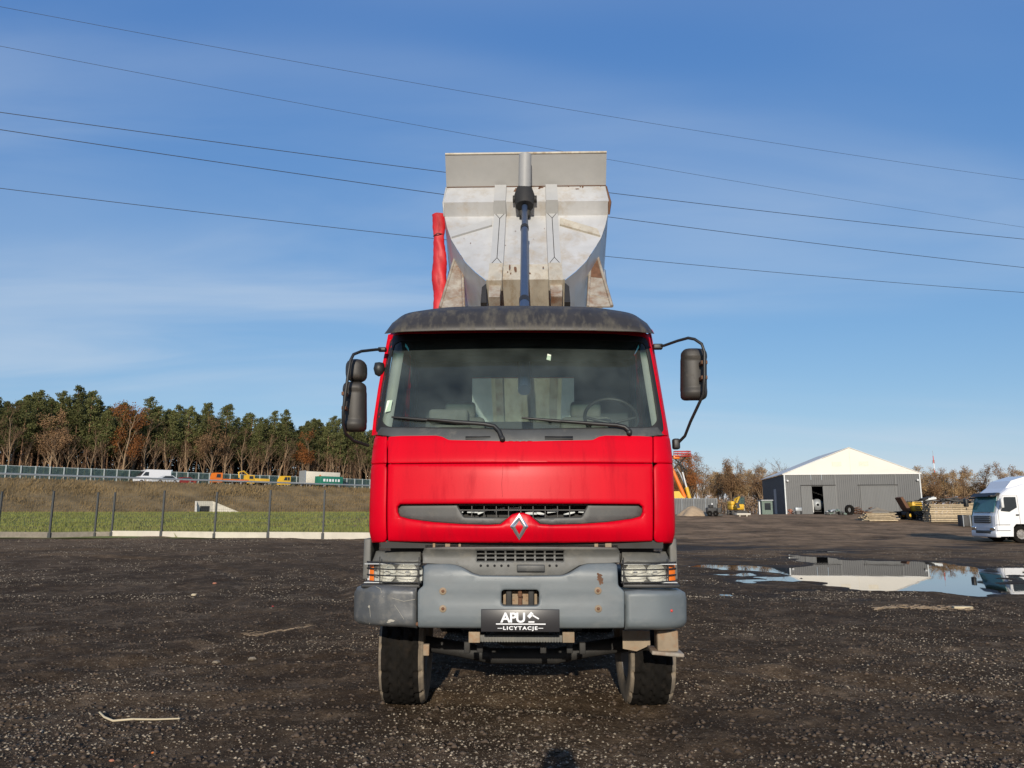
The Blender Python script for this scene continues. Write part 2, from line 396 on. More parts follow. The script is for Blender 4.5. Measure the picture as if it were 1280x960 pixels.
# ------------------------------------------------------------------ ground shader
def groundmat():
    m = bpy.data.materials.new('cinder_ground'); m.use_nodes = True; t = m.node_tree; N = t.nodes; L = t.links; b = N['Principled BSDF']
    b.inputs['Specular IOR Level'].default_value = .03
    g = N.new('ShaderNodeNewGeometry'); P = g.outputs['Position']
    def noise(s, d=5, r=.6, dist=0.0):
        n = N.new('ShaderNodeTexNoise'); n.inputs['Scale'].default_value = s; n.inputs['Detail'].default_value = d; n.inputs['Roughness'].default_value = r; n.inputs['Distortion'].default_value = dist
        L.new(P, n.inputs['Vector']); return n.outputs['Fac']
    def rng(v, a, c, lo=0., hi=1.):
        n = N.new('ShaderNodeMapRange'); n.interpolation_type = 'SMOOTHSTEP'; L.new(v, n.inputs[0])
        for i, x in enumerate((a, c, lo, hi)): n.inputs[i+1].default_value = x
        return n.outputs[0]
    def mixc(f, a, c):
        n = N.new('ShaderNodeMixRGB')
        if isinstance(f, float): n.inputs[0].default_value = f
        else: L.new(f, n.inputs[0])
        for i, x in ((1, a), (2, c)):
            if isinstance(x, tuple): n.inputs[i].default_value = (*x, 1)
            else: L.new(x, n.inputs[i])
        return n.outputs[0]
    def mul(a, c):
        n = N.new('ShaderNodeMath'); n.operation = 'MULTIPLY'
        for i, x in ((0, a), (1, c)):
            if isinstance(x, float): n.inputs[i].default_value = x
            else: L.new(x, n.inputs[i])
        return n.outputs[0]
    c = mixc(rng(noise(.5, 6, .65), .35, .65), (.070, .048, .031), (.150, .106, .068))
    c = mixc(rng(noise(14, 5, .7), .3, .75), c, (.045, .030, .019))
    c = mixc(mul(rng(noise(2.2, 5, .7), .48, .7), .6), c, (.215, .148, .092))
    s = N.new('ShaderNodeSeparateXYZ'); L.new(P, s.inputs[0])
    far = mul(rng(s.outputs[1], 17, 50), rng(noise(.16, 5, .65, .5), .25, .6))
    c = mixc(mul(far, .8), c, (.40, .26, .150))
    c = mixc(mul(rng(noise(.55, 8, .75, .6), .42, .62), .55), c, (.05, .034, .022)); c = mixc(mul(rng(noise(1.7, 7, .8), .52, .68), .5), c, (.30, .215, .14))
    v = N.new('ShaderNodeTexVoronoi'); v.inputs['Scale'].default_value = 26; v.inputs['Randomness'].default_value = 1; L.new(P, v.inputs['Vector'])
    v2 = N.new('ShaderNodeTexVoronoi'); v2.inputs['Scale'].default_value = 9; L.new(P, v2.inputs['Vector'])
    sc = N.new('ShaderNodeSeparateColor'); L.new(v.outputs['Color'], sc.inputs[0]); sc2 = N.new('ShaderNodeSeparateColor'); L.new(v2.outputs['Color'], sc2.inputs[0])
    patch = rng(noise(.9, 5, .7), .4, .7, .15, 1.)
    k1 = mul(mul(rng(v.outputs['Distance'], .34, .22), rng(sc.outputs[0], .62, .64)), patch)
    k2 = mul(mul(rng(v2.outputs['Distance'], .20, .12), rng(sc2.outputs[0], .80, .82)), patch)
    stone = mixc(sc.outputs[1], (.20, .155, .11), (.40, .33, .24))
    c = mixc(k1, c, stone); c = mixc(k2, c, (.25, .21, .16))
    wet = mul(rng(s.outputs[2], .0, -.035), mul(rng(s.outputs[0], 3., 7.), rng(s.outputs[1], 11., 14.)))                       # damp, darker soil in the lowest hollows and round the puddle
    c = mixc(mul(wet, .75), c, (.022, .017, .013))
    L.new(c, b.inputs['Base Color']); L.new(rng(wet, 0., 1., .9, .6), b.inputs['Roughness'])
    bp = N.new('ShaderNodeBump'); bp.inputs['Strength'].default_value = .8; bp.inputs['Distance'].default_value = .05
    a = N.new('ShaderNodeMath'); a.operation = 'ADD'; L.new(noise(22, 6, .75), a.inputs[0]); L.new(mul(k1, .3), a.inputs[1])
    L.new(a.outputs[0], bp.inputs['Height']); L.new(bp.outputs[0], b.inputs['Normal'])
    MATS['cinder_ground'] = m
groundmat()
def watermat():
    m = bpy.data.materials.new('puddle_water'); m.use_nodes = True; b = m.node_tree.nodes['Principled BSDF']
    b.inputs['Base Color'].default_value = (.02, .018, .015, 1); b.inputs['Roughness'].default_value = .015; b.inputs['IOR'].default_value = 1.33; b.inputs['Specular IOR Level'].default_value = .5
    N = m.node_tree.nodes; L = m.node_tree.links; g = N.new('ShaderNodeNewGeometry'); n = N.new('ShaderNodeTexNoise'); n.inputs['Scale'].default_value = 1.2; L.new(g.outputs['Position'], n.inputs['Vector'])
    bp = N.new('ShaderNodeBump'); bp.inputs['Strength'].default_value = .02; bp.inputs['Distance'].default_value = .02; L.new(n.outputs['Fac'], bp.inputs['Height']); L.new(bp.outputs[0], b.inputs['Normal'])
    MATS['puddle_water'] = m
watermat()
# ------------------------------------------------------------------ ground
WATER_Z = -0.045
PUD = [[(983, 693), (1012, 696), (1040, 699), (1100, 702), (1160, 702), (1188, 706), (1225, 713), (1247, 722), (1243, 738), (1226, 745), (1190, 742), (1140, 740), (1090, 739), (1058, 737), (1030, 731), (1008, 724), (985, 716), (955, 714.5), (925, 713), (900, 711), (868, 708), (880, 705.5), (930, 707), (965, 709), (985, 711), (1012, 709), (1032, 706), (1008, 701)],
       [(1246, 711), (1300, 710), (1300, 718.5), (1262, 717)], [(1238, 734), (1262, 731), (1300, 732), (1300, 741), (1246, 742)],
       [(908, 718), (936, 716), (930, 721)], [(918, 726), (944, 724.5), (938, 729)], [(944, 721), (1000, 722), (990, 727)], [(1270, 722), (1300, 722), (1300, 727)]]
PUDW = [[tuple(atz(x, y, WATER_Z).xy) for x, y in q] for q in PUD]
def smin_poly(x, y):
    P = np.c_[x, y]; best = np.full(len(P), 5.0)
    for q in PUDW:
        d = edist(P, q); d = np.where(inside(P, q), -d, d); best = np.minimum(best, d)
    return best
def groundz(x, y):
    x = np.asarray(x, float); y = np.asarray(y, float)
    left = .56*sstep(12, 33, y) + 1.12*sstep(34, 100, y)
    right = 1.52*sstep(50, 96, y)
    w = sstep(-8, 6, x); z = left*(1-w) + right*w
    z = z + (.05*fbm(x*.22, y*.22, 3, 3) + .045*fbm(x*1.1, y*1.1, 9, 4))*sstep(-3, 4, y)*(1 - .4*sstep(14, 40, y)) + .10*fbm(x*.35, y*.9, 15, 3)*sstep(24, 34, y)*(1 - sstep(60, 90, y))
    return z
def grounddetail(x, y):
    near = sstep(3, 5, y)*(1 - sstep(14, 26, y))
    z = .020*fbm(x*5, y*5, 21, 4)*near
    # wheel ruts curving over the yard on the left
    for cx, cy, R, wd, dp in ((-2.0, -3.0, 10.2, .20, .055), (-2.0, -3.0, 12.2, .20, .05), (-16, 14, 10.5, .22, .055), (-16, 14, 12.6, .22, .05), (9, 1, 9.4, .2, .035)):
        d = np.hypot(x-cx, y-cy) - R + .25*vnoise(x*.6, y*.6, 5)
        z = z - dp*np.exp(-(d/wd)**2)*(.5 + vnoise(x*.5, y*.5, 8)) + dp*.6*np.exp(-((np.abs(d)-wd*2)/(wd*.8))**2)*(.6 + vnoise(x*2.5, y*2.5, 12))
    return z
def build_ground():
    def axis(segs):
        out = [segs[0][0]]
        for a, b, s in segs:
            n = max(1, int(round((b-a)/s))); out += list(a + (b-a)*(np.arange(n)+1)/n)
        return np.array(out)
    xs = axis([(-1500, -300, 200), (-300, -110, 20), (-110, -30, 2.5), (-30, -9, .22), (-9, 9, .055), (9, 27, .11), (27, 60, 1.2), (60, 160, 8), (160, 400, 30), (400, 1500, 250)])
    ys = axis([(-400, -40, 60), (-40, 3, 4), (3, 4.8, .3), (4.8, 12, .045), (12, 33, .10), (33, 60, .6), (60, 130, 3), (130, 300, 12), (300, 1500, 150), (1500, 3000, 500)])
    X, Y = np.meshgrid(xs, ys); x, y = X.ravel(), Y.ravel()
    z = groundz(x, y) + grounddetail(x, y)
    k = (x > 5) & (x < 29) & (y > 12) & (y < 34)
    sdv = smin_poly(x[k], y[k]) + .42*fbm(x[k]*.9, y[k]*1.6, 31, 5)
    basin = sstep(-.9, .9, -sdv)
    zz = z[k]; lift = np.maximum(zz, WATER_Z + .012 + .02*(fbm(x[k]*3, y[k]*3, 44, 3)+.5))      # dry ground round the puddle stays above the water
    z[k] = lift*(1-basin) + (WATER_Z - .07)*basin
    nx, ny = len(xs), len(ys); i = np.arange(ny-1)[:, None]*nx + np.arange(nx-1)[None, :]; i = i.ravel()
    F = np.c_[i, i+1, i+nx+1, i+nx]
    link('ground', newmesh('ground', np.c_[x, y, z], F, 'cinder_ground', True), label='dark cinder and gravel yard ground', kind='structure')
    w = [(4.5, 11.5, WATER_Z), (29, 11.5, WATER_Z), (29, 35, WATER_Z), (4.5, 35, WATER_Z)]
    link('puddle_water', newmesh('puddle_water', w, [(0, 1, 2, 3)], 'puddle_water'), label='rain puddle reflecting the storage hall', kind='structure')
build_ground()
def gz(x, y): return float(groundz(np.array([x]), np.array([y]))[0] + grounddetail(np.array([x]), np.array([y]))[0])
def scatter_stones(name, n, ymin, ymax, smin, smax, m, seed, label, power=1.6, patch=True):
    r = np.random.default_rng(seed); k = n*4
    y = ymin + (ymax-ymin)*r.random(k)**power; x = (r.random(k)*2-1)*(y*.78 + 1.0)
    if patch:
        p = np.clip(.34 + 1.9*fbm(x*.55, y*.8, 61, 5), .03, 1); keep = r.random(k) < p
        x, y = x[keep], y[keep]
    if len(x) > n: x, y = x[:n], y[:n]
    kk = (x > 5) & (y > 12); sdv = np.full(len(x), 9.0); sdv[kk] = smin_poly(x[kk], y[kk]); q = sdv > .5; x, y = x[q], y[q]
    n = len(x); z = groundz(x, y) + grounddetail(x, y)
    s = smin*(smax/smin)**(r.random(n)**2.6)
    base = np.array([(1, 0, 0), (-1, 0, 0), (0, 1, 0), (0, -1, 0), (0, 0, .8), (0, 0, -.6)], float)
    tri = np.array([(0, 2, 4), (2, 1, 4), (1, 3, 4), (3, 0, 4), (2, 0, 5), (1, 2, 5), (3, 1, 5), (0, 3, 5)])
    V = base[None]*(.55 + .75*r.random((n, 6, 1))); V[:, :, 2] *= .75
    a = r.random(n)*6.283; ca, sa = np.cos(a), np.sin(a); X = V[:, :, 0]*ca[:, None] - V[:, :, 1]*sa[:, None]; Y = V[:, :, 0]*sa[:, None] + V[:, :, 1]*ca[:, None]
    V = np.stack([X*s[:, None] + x[:, None], Y*s[:, None]*.8 + y[:, None], V[:, :, 2]*s[:, None] + z[:, None] + s[:, None]*.15], -1)
    F = (tri[None] + (np.arange(n)*6)[:, None, None]).reshape(-1, 3)
    link(name, newmesh(name, V.reshape(-1, 3), F, m), label=label, kind='stuff')
scatter_stones('pale_gravel', 44000, 4.9, 18, .003, .020, 'stone_pale', 1, 'pale gravel chips strewn over the dark yard')
scatter_stones('far_gravel', 16000, 15, 36, .009, .030, 'stone_pale', 3, 'pale gravel streaks farther out on the yard', power=1.2)
scatter_stones('cinder_lumps', 26000, 4.9, 15, .007, .036, 'stone_dark', 2, 'dark cinder lumps covering the yard', patch=False)
# ------------------------------------------------------------------ motorway embankment (left)
RA = Vector((-79, 114)); RU = (Vector((-32.6, 163)) - RA).normalized(); RN = Vector((RU.y, -RU.x))      # RN points down the slope to the yard
CREST = 7.0; TOE = 14.0
def road_pt(s, off, z=CREST):
    p = RA + RU*s + RN*off; return Vector((p.x, p.y, z))
def road_s(px, off):
    lo, hi = -60.0, 160.0
    for _ in range(50):
        mid = (lo+hi)/2; p = road_pt(mid, off); q = 640 + FPX*p.x/(p.y*CP + (p.z-CAM_H)*SP)
        if q < px: lo = mid
        else: hi = mid
    return (lo+hi)/2
def build_bank():
    S = np.concatenate([np.linspace(-75, 95, 69), np.linspace(100, 135, 8)]); O = np.array([-40, -34, -30, -16, -13.5, 0, 1.0, 2.5, 5, 8, 11, TOE, TOE+1.5, TOE+6])
    V = []; 
    for s in S:
        fade = 1 - float(sstep(95, 135, s))
        for o in O:
            p = RA + RU*s + RN*o
            zc = CREST if o <= 1.0 else CREST + (1.5 - CREST)*min(1, (o-1)/(TOE-1))
            if o < -16: zc = CREST - (-16-o)*.05
            if o > TOE: zc = 1.5 - (o-TOE)*.2
            nz = .5*float(fbm(np.array([s*.25]), np.array([o*.4]), 77, 3)[0]) if 1 < o <= TOE else 0
            V.append((p.x, p.y, 1.2 + (zc - 1.2)*fade + nz*fade))
    n = len(O); F = [(i*n+k, i*n+k+1, (i+1)*n+k+1, (i+1)*n+k) for i in range(len(S)-1) for k in range(n-1)]
    link('embankment', newmesh('embankment', V, F, 'dry_weed', True), label='motorway embankment covered with dry brown weeds', kind='structure')
    W = [road_pt(-75, -1.2, CREST+.02), road_pt(95, -1.2, CREST+.02), road_pt(95, -12.8, CREST+.02), road_pt(-75, -12.8, CREST+.02)]
    link('motorway', newmesh('motorway', W, [(0, 1, 2, 3)], 'asphalt'), label='motorway carriageway on top of the embankment', kind='structure')
build_bank()
def blades(name, pts, h, w, m, seed, label, lean=.35):
    r = np.random.default_rng(seed); n = len(pts); P = np.asarray(pts)
    a = r.random(n)*6.283; hh = h[0] + (h[1]-h[0])*r.random(n)**1.5; ww = w*(.6+.8*r.random(n)); d = np.c_[np.cos(a), np.sin(a), np.zeros(n)]
    l = (r.random((n, 2))-.5)*2*lean
    top = P + np.c_[l[:, 0]*hh, l[:, 1]*hh, hh]
    V = np.stack([P - d*ww[:, None], P + d*ww[:, None], top], 1); F = np.arange(n*3).reshape(-1, 3)
    link(name, newmesh(name, V.reshape(-1, 3), F, m), label=label, kind='stuff')
r0 = np.random.default_rng(5)
# dry weeds over the slope
s_ = r0.random(60000)*160 - 62; o_ = .5 + r0.random(60000)*(TOE+1); bp_ = np.array([RA.x, RA.y])[None] + s_[:, None]*np.array([RU.x, RU.y])[None] + o_[:, None]*np.array([RN.x, RN.y])[None]
zb = np.where(o_ < 1, CREST, CREST + (1.5-CREST)*np.clip((o_-1)/(TOE-1), 0, 1)) - .15
blades('dry_weeds', np.c_[bp_, zb], (.22, .80), .06, 'dry_weed', 6, 'dry brown weeds on the motorway slope', .6)
# meadow strip between fence and slope
def meadow():
    n = 90000; y = 35.2 + (r0.random(n)**1.7)*118; x = -y*.75 + r0.random(n)*(y*.75 + 4)
    off = (x-RA.x)*RN.x + (y-RA.y)*RN.y; k = off > TOE - 1.0
    k &= y > np.where(x < -16, 37.3, 35.9); x, y = x[k], y[k]
    blades('meadow_grass', np.c_[x, y, groundz(x, y) - .02], (.08, .34), .04, 'grass_green', 8, 'short green meadow grass behind the yard fence', .8)
    V = []; F = []; G = {}
    xs = np.arange(-135, 8, 3.0); ys = np.arange(34.6, 165, 3.0)
    for i, a in enumerate(xs):
        for j, b in enumerate(ys): G[i, j] = len(V); V.append((a, b, float(groundz(np.array([a]), np.array([b]))[0]) + .02))
    for i in range(len(xs)-1):
        for j in range(len(ys)-1):
            cx, cy = xs[i]+1.5, ys[j]+1.5
            if (cx-RA.x)*RN.x + (cy-RA.y)*RN.y > TOE - 4: F.append((G[i, j], G[i+1, j], G[i+1, j+1], G[i, j+1]))
    link('meadow', newmesh('meadow', V, F, 'grass_green', True), label='green meadow strip below the embankment', kind='structure')
meadow()
# ------------------------------------------------------------------ the red tipper truck
T_LOC = Vector((.068, 5.74, 0)); T_RZ = RAD(-1.5)
TM = Matrix.Translation(T_LOC) @ Matrix.Rotation(T_RZ, 4, 'Z'); TI = TM.inverted(); TI3 = TI.to_3x3()
C_L = TI @ Vector((0, 0, CAM_H))
def tl(px, py, yl):
    """truck coordinates of photograph point (px,py) at truck depth yl"""
    d = TI3 @ ray(px, py); return C_L + d*((yl - C_L.y)/d.y)
_bz = np.linspace(1.3, 3.7, 481)
_by = np.interp(_bz, [1.3, 1.44, 1.50, 1.58, 1.75, 2.02, 2.12, 2.30, 2.36, 3.25, 3.6], [.14, .09, .055, .035, .03, .05, .065, .125, .16, .43, .54])
_by = np.convolve(np.pad(_by, 8, mode='edge'), np.ones(17)/17, 'valid')
def halfw(z): return float(np.interp(z, [1.45, 1.56, 2.2, 2.4, 3.2, 3.5], [1.20, 1.222, 1.225, 1.215, 1.155, 1.12]))
def CABF(x, z):
    a = abs(x) - (halfw(z) - .15); a = max(0, min(a, .149))
    return float(np.interp(z, _bz, _by)) + .06*x*x + .15 - math.sqrt(.15*.15 - a*a)
def cp(px, py, dy=0.0):
    y = .1
    for _ in range(6):
        p = tl(px, py, y); y = CABF(p.x, p.z) + dy
    return (p.x, p.z)
def cpoly(pts, dy=0.0): return [cp(x, y, dy) for x, y in pts]
def fpoly(pts, yl): return [(tl(x, y, yl).x, tl(x, y, yl).z) for x, y in pts]
truck = empty('tipper_truck', T_LOC, T_RZ, 'red cabbed tipper truck with raised silver tipping body', 'truck')
def surf(dy=0.0): return lambda x, z: CABF(x, z) + dy
# --- cab shell: pillars, sides, back, roof
def cab_shell():
    b = MB(); zs = np.linspace(1.47, 3.30, 26); D = 1.75
    for sg in (-1, 1):
        rings = []
        for z in zs:
            W = halfw(z); ring = []
            st_ = .15 if z < 2.30 else .022
            for t in np.linspace(0, 1, 8):
                xx = min(W - st_ + st_*math.sin(t*math.pi/2), W - .001); ring.append((sg*xx, CABF(xx, z) + .012, z))
            ring += [(sg*W, CABF(W-.001, z) + .05, z), (sg*W, .62 + .1*(z-2.3), z), (sg*W, 1.52, z), (sg*W, D - .05, z), (sg*(W-.05), D, z), (sg*.62, D, z)]
            rings.append(ring)
        # leave the front strip of the windscreen height to the pillars
        n = len(rings[0]); F = [(i*n+k, i*n+k+1, (i+1)*n+k+1, (i+1)*n+k) for i in range(len(rings)-1) for k in range(n-1) if not (k == 9 and 2.42 < (zs[i]+zs[i+1])/2 < 3.08)]
        b.add([v for r_ in rings for v in r_], F, True)
    # rear wall above and below its window, and the roof
    b.box((0, D, 2.04), (1.26, .04, 1.14)); b.box((0, D, 3.18), (1.26, .04, .22)); b.box((-.58, D, 2.84), (.10, .04, .46)); b.box((.58, D, 2.84), (.10, .04, .46))
    rr = []
    for y, dz in ((.40, -.06), (.50, .0), (.9, .05), (1.4, .05), (1.70, .02), (1.76, -.06)):
        rr.append([(x, y + .05*(x*x if y < .6 else 0), 3.33 + dz - .05*abs(x/1.13)**4) for x in np.linspace(-1.14, 1.14, 15)])
    b.loft(rr, closed=False, caps=False)
    return b.build('cab_shell', 'red_paint', truck)
cab_shell()
part('cab_floor', 'steel_dark', truck, ('box', (0, .95, 1.46), (2.2, 1.6, .06)))
# pillars and header round the windscreen
PL = [(464.5, 544), (466.5, 525), (472.5, 485), (479.5, 447), (485, 418)]; PR = [(835, 544), (832, 525), (825.5, 485), (818, 447), (812, 418)]
ws_hole = rounded(cpoly([(468.8, 541), (470.3, 525), (476.3, 485), (483.3, 447), (488.5, 422), (540, 417), (650, 415.5), (765, 417), (809, 422), (814.5, 447), (821.5, 485), (828.5, 525), (830.5, 541), (760, 545), (650, 547), (540, 545)]), .05)
def grow(poly, k):
    c = np.mean(poly, 0); return [tuple(c + (np.array(p)-c)*k) for p in poly]
frame_out = cpoly(PL + [(520, 411), (650, 409), (780, 411)] + PR[::-1] + [(760, 548), (650, 552), (540, 548)])
skin(frame_out, surf(0.0), [ws_hole], .06, (.012, .006), .03).build('windscreen_surround', 'red_paint', truck)
skin(ws_hole, surf(.004), [rounded(cpoly([(476.5, 525), (482, 485), (488.5, 447), (493, 428), (650, 423), (806, 428), (810.5, 447), (816.5, 485), (822.5, 525), (815, 533.5), (650, 536), (484, 533.5)]), .06)], .05, (.01, .004), .015).build('windscreen_seal', 'rubber', truck)
glassmat('windscreen_glass', (.80, .88, .84), dust=.10, dustcol=(.27, .33, .32), band=(2.98, 3.10, (.05, .17, .13)))
skin(ws_hole, surf(.012), [], .05, (0, 0), .001).build('windscreen', 'windscreen_glass', truck)
# --- red front panels
zc_px = 578
up = cpoly([(485.0, 577.9), (485.5, 546), (500, 544.5), (546, 544.2), (553, 545.5), (562, 549.5), (650, 551.5), (740, 549.5), (748, 545.5), (756, 544.2), (800, 544.5), (815.6, 546), (815.6, 577.9), (650, 579.3)])
ZC = cp(650, 578.6)[1]
up = [(x, ZC + .0028 if z < ZC + .012 else z) for x, z in up]
skin(rounded(up, .012), surf(-.004), [], .028, (.006, .004), .03).build('bonnet_upper_panel', 'red_paint', truck)
gr_px = [(500, 630), (575, 629.5), (650, 629.5), (725, 629.5), (799, 630), (803, 633), (803.5, 640), (801, 645.5), (790, 648.5), (760, 652.5), (725, 655), (690, 656), (675, 655), (668, 649), (661, 643), (654, 641), (647, 641), (640, 643), (633, 649), (626, 655), (610, 656), (575, 655), (540, 652.5), (510, 648.5), (499.5, 645.5), (497, 640), (497, 633)]
grille_hole = cpoly(gr_px)
low = cpoly([(485.0, 676.5), (485.0, 578.9), (650, 580.3), (815.6, 578.9), (815.6, 676.5), (740, 678), (650, 678.5), (560, 678)])
gh = np.array(grille_hole); low = [(x, ZC - .0028 if z > ZC - .012 else z) for x, z in low]
def lowsurf(x, z):
    y = CABF(x, z) - .008
    return y - .020*math.exp(-((z - 1.585)/.045)**2)*max(0, 1-(abs(x)/1.02)**6)          # rolled ledge under the grille slot
skin(rounded(low, .012), lowsurf, [grille_hole], .04, (.014, .013), .06).build('bonnet_lower_panel', 'red_paint', truck)
for sg, X in ((-1, (484, 459.2)), (1, (816.6, 842.8))):
    a, e = X; m_ = (a + e)/2
    for nm, ys in (('upper', (545.5, 577.9)), ('lower', (578.9, 678))):
        top, bot = ys
        q = [cp(a, bot), cp(a, top)]; za, zb = (ZC + .0028, q[1][1]) if nm == 'upper' else (q[0][1], ZC - .0028); q = [(q[0][0], za), (q[1][0], zb)]
        W = halfw(zb); q += [(sg*(W-.004), zb), (sg*(halfw(za) - .004), za)]
        skin(rounded(q, .05 if nm == 'lower' else .015), surf(-.006), [], .035, (.009, .007), .04).build('corner_panel', 'red_paint', truck)
# dark crack on the bonnet, left of centre
cr = [tl(628.5, 581, .02), tl(628, 592, .02), tl(627, 605, .02), tl(628, 621, .02)]
crp = []
for a in cr: crp.append((a.x, CABF(a.x, a.z) - .0085, a.z))
part('crack', 'red_dark', truck, ('tube', crp, .0016, 5))
# --- grille slot: recessed insert, bars, dark cavity
ins_hole = rounded(cpoly([(572, 632), (734, 632), (727, 646), (668, 647), (633, 647), (580, 646)], .05), .01)
skin(grow(grille_hole, 1.02), surf(.055), [ins_hole], .05, (.012, .01), .03).build('grille_insert', 'trim_dark', truck)
gb = MB()
for px in np.linspace(590, 712, 9):
    a = tl(px, 631, .12); c = tl(px, 647, .12); gb.box(((a.x+c.x)/2, .12, (a.z+c.z)/2), (.006, .03, abs(a.z-c.z)))
for py in (637.5,):
    a = tl(572, py, .12); c = tl(734, py, .12); gb.box(((a.x+c.x)/2, .115, a.z), (c.x-a.x, .02, .008))
gb.build('grille_bars', 'black_plastic', truck)
part('radiator', 'steel_dark', truck, ('box', (0, .34, 1.80), (2.0, .02, .62)))
rp = MB()
for i in range(10):
    x = -.5 + i*.11 + rnd.uniform(-.03, .03); rp.box((x, .27, 1.715 + rnd.uniform(-.02, .02)), (.09, .03, rnd.uniform(.015, .035)), ry=rnd.uniform(-.5, .5))
rp.build('engine_fittings', 'galvanised', truck)
# --- diamond badge
def badge():
    cx = 649; out = [(cx, 641.5), (cx+11.5, 658), (cx, 675.5), (cx-11.5, 658)]; inn = [(cx, 650.5), (cx+5.2, 658.5), (cx, 668), (cx-5.2, 658.5)]
    O = [tl(x, y, .0) for x, y in out]; I = [tl(x, y, .0) for x, y in inn]; yo, yi = -.012, -.004
    def at_(p, d): return (p.x, lowsurf(p.x, p.z) + d - .006, p.z)
    b = MB()
    for i in range(4):
        j = (i+1) % 4; mi, mj = (O[i]+I[i])/2, (O[j]+I[j])/2
        b.add([at_(O[i], 0), at_(O[j], 0), at_(mj, -.007), at_(mi, -.007)], [(0, 1, 2, 3)])
        b.add([at_(mi, -.007), at_(mj, -.007), at_(I[j], 0), at_(I[i], 0)], [(0, 1, 2, 3)])
        b.add([at_(O[i], 0), at_(O[j], 0), at_(O[j], .03), at_(O[i], .03)], [(0, 1, 2, 3)])
    b.build('diamond_badge', 'badge_silver', truck)
badge()
# --- scuttle (black cowl) with vents under the windscreen
cowl = cpoly([(469.5, 543.5), (476, 534), (484, 534.5), (650, 537), (815, 534.5), (822, 534), (830, 543.5), (810, 546), (757, 545), (750, 546.5), (742, 551), (650, 553), (560, 551), (552, 546.5), (545, 545), (490, 546)], -.004)
skin(cowl, surf(-.004), [], .05, (.01, .006), .02).build('scuttle', 'trim_dark', truck)
for x0, x1 in ((582, 613), (681, 716)):
    a = tl(x0, 547, .13); c = tl(x1, 547, .13); b = MB(); y = CABF(a.x, a.z) - .012
    b.tube([(a.x, y, a.z+.006), (c.x, y, c.z+.006), (c.x, y, c.z-.012), (a.x, y, a.z-.012)], .0045, 5, closed=True); b.build('vent_frame', 'rubber', truck)
# --- wipers
def wiper(blade, arm, knuckle):
    w = MB(); P = []
    for x, y in blade:
        q = cp(x, y); P.append((q[0], CABF(*q) - .012, q[1]))
    w.tube(P, [.008, .015, .015, .010], 6)
    A = []
    for x, y in arm:
        q = cp(x, y); A.append((q[0], CABF(*q) - .036, q[1]))
    w.tube(A, [.010] + [.018]*(len(A)-2) + [.020], 6)
    o = w.build('wiper', 'black_plastic', truck)
    k = cp(*knuckle); kb = MB(); kb.lathe([(.0, -.05), (.022, -.05), (.022, .01)], 12, 'Y', (k[0], CABF(*k), k[1])); kb.build('wiper_pivot', 'black_plastic', o)
    KIDS.setdefault(o.name, [])
wiper([(490, 521.5), (520, 524), (560, 527), (588, 530.5)], [(535, 524.5), (570, 528), (605, 530.5), (618, 533), (624, 539), (628, 549)], (628, 548.5))
wiper([(652, 522.5), (690, 526), (730, 529), (758, 531)], [(700, 527), (740, 530), (770, 532), (780, 534), (787, 540)], (786, 541))
# --- sun visor over the windscreen
def visor():
    pts_bot = [(480.5, 417.5), (500, 415), (560, 413.5), (650, 413), (740, 413.5), (798, 415), (818, 417.5)]
    pts_top = [(489, 405), (507, 391), (560, 383.5), (650, 382), (740, 383.5), (790, 391), (810, 405)]
    b = MB(); rows = []
    nx = 41
    for k, (yb, ) in enumerate([(0,)]): pass
    tt = np.linspace(0, 1, nx)
    bx = np.interp(tt, np.linspace(0, 1, 7), [p[0] for p in pts_bot]); bY = np.interp(tt, np.linspace(0, 1, 7), [p[1] for p in pts_bot])
    tx = np.interp(tt, np.linspace(0, 1, 7), [p[0] for p in pts_top]); tY = np.interp(tt, np.linspace(0, 1, 7), [p[1] for p in pts_top])
    ker = np.array([1, 2, 3, 2, 1])/9.
    def sm(a): return np.convolve(np.pad(a, 2, mode='edge'), ker, 'valid')
    tY = sm(tY); tx = sm(tx); bY = sm(bY)
    secs = [(0.0, .10), (.04, .098), (.30, .115), (.34, .128), (.62, .17), (.86, .26), (1.0, .38)]       # fraction up the face, depth
    rings = []
    for f, d in secs:
        ring = []
        for i in range(nx):
            u = abs(2*tt[i]-1); curve = .10*u*u + .30*max(0, u-.82)**1.5*3
            p = tl(bx[i] + (tx[i]-bx[i])*f, bY[i] + (tY[i]-bY[i])*f, d + curve); ring.append((p.x, p.y, p.z))
        rings.append(ring)
    back = [(p[0], p[1] + .30, p[2] - .01) for p in rings[-1]]
    under = [(p[0]*.995, p[1] + .012, p[2] + .004) for p in rings[0]]; under2 = [(p[0]*.99, p[1] + .24, p[2] + .09) for p in rings[0]]
    b.loft([under2, under] + rings + [back], closed=False, caps=False)
    b.build('sun_visor', 'visor_plastic', truck)
visor()
# --- bumper
BY = 0.0
def bsurf(x, z):
    zm = 1.0; return .10*abs(x)**3/2.0 + .05*max(0, (z-1.17)/.12)**2*0 + (.03*((.90-z)/.05)**2 if z < .90 else 0)
bm_px = [(521.5, 786), (521.5, 740), (524, 736), (528.5, 733), (528.8, 708), (533, 706), (560, 705.5), (570, 707), (578, 710), (590, 717), (600, 719.8), (650, 720.3), (703, 719.6), (712, 716.5), (726, 708), (735, 705.3), (768, 704.6), (772, 706), (773, 732), (777, 736), (781, 740), (781, 786.5)]
slot = rounded(fpoly([(626.5, 737), (674, 737), (674, 757.5), (626.5, 757.5)], BY), .03)
bump = fpoly(bm_px, BY)
def bcsurf(x, z):
    y = bsurf(x, z)
    d = 0.0
    if z > 1.235: d += .02*((z-1.235)/.06)**2                                      # the top edge leans back
    for hx in (540, 750): pass
    return y + d + .006*math.exp(-((z - 1.06)/.02)**2)*(abs(x) < .62)
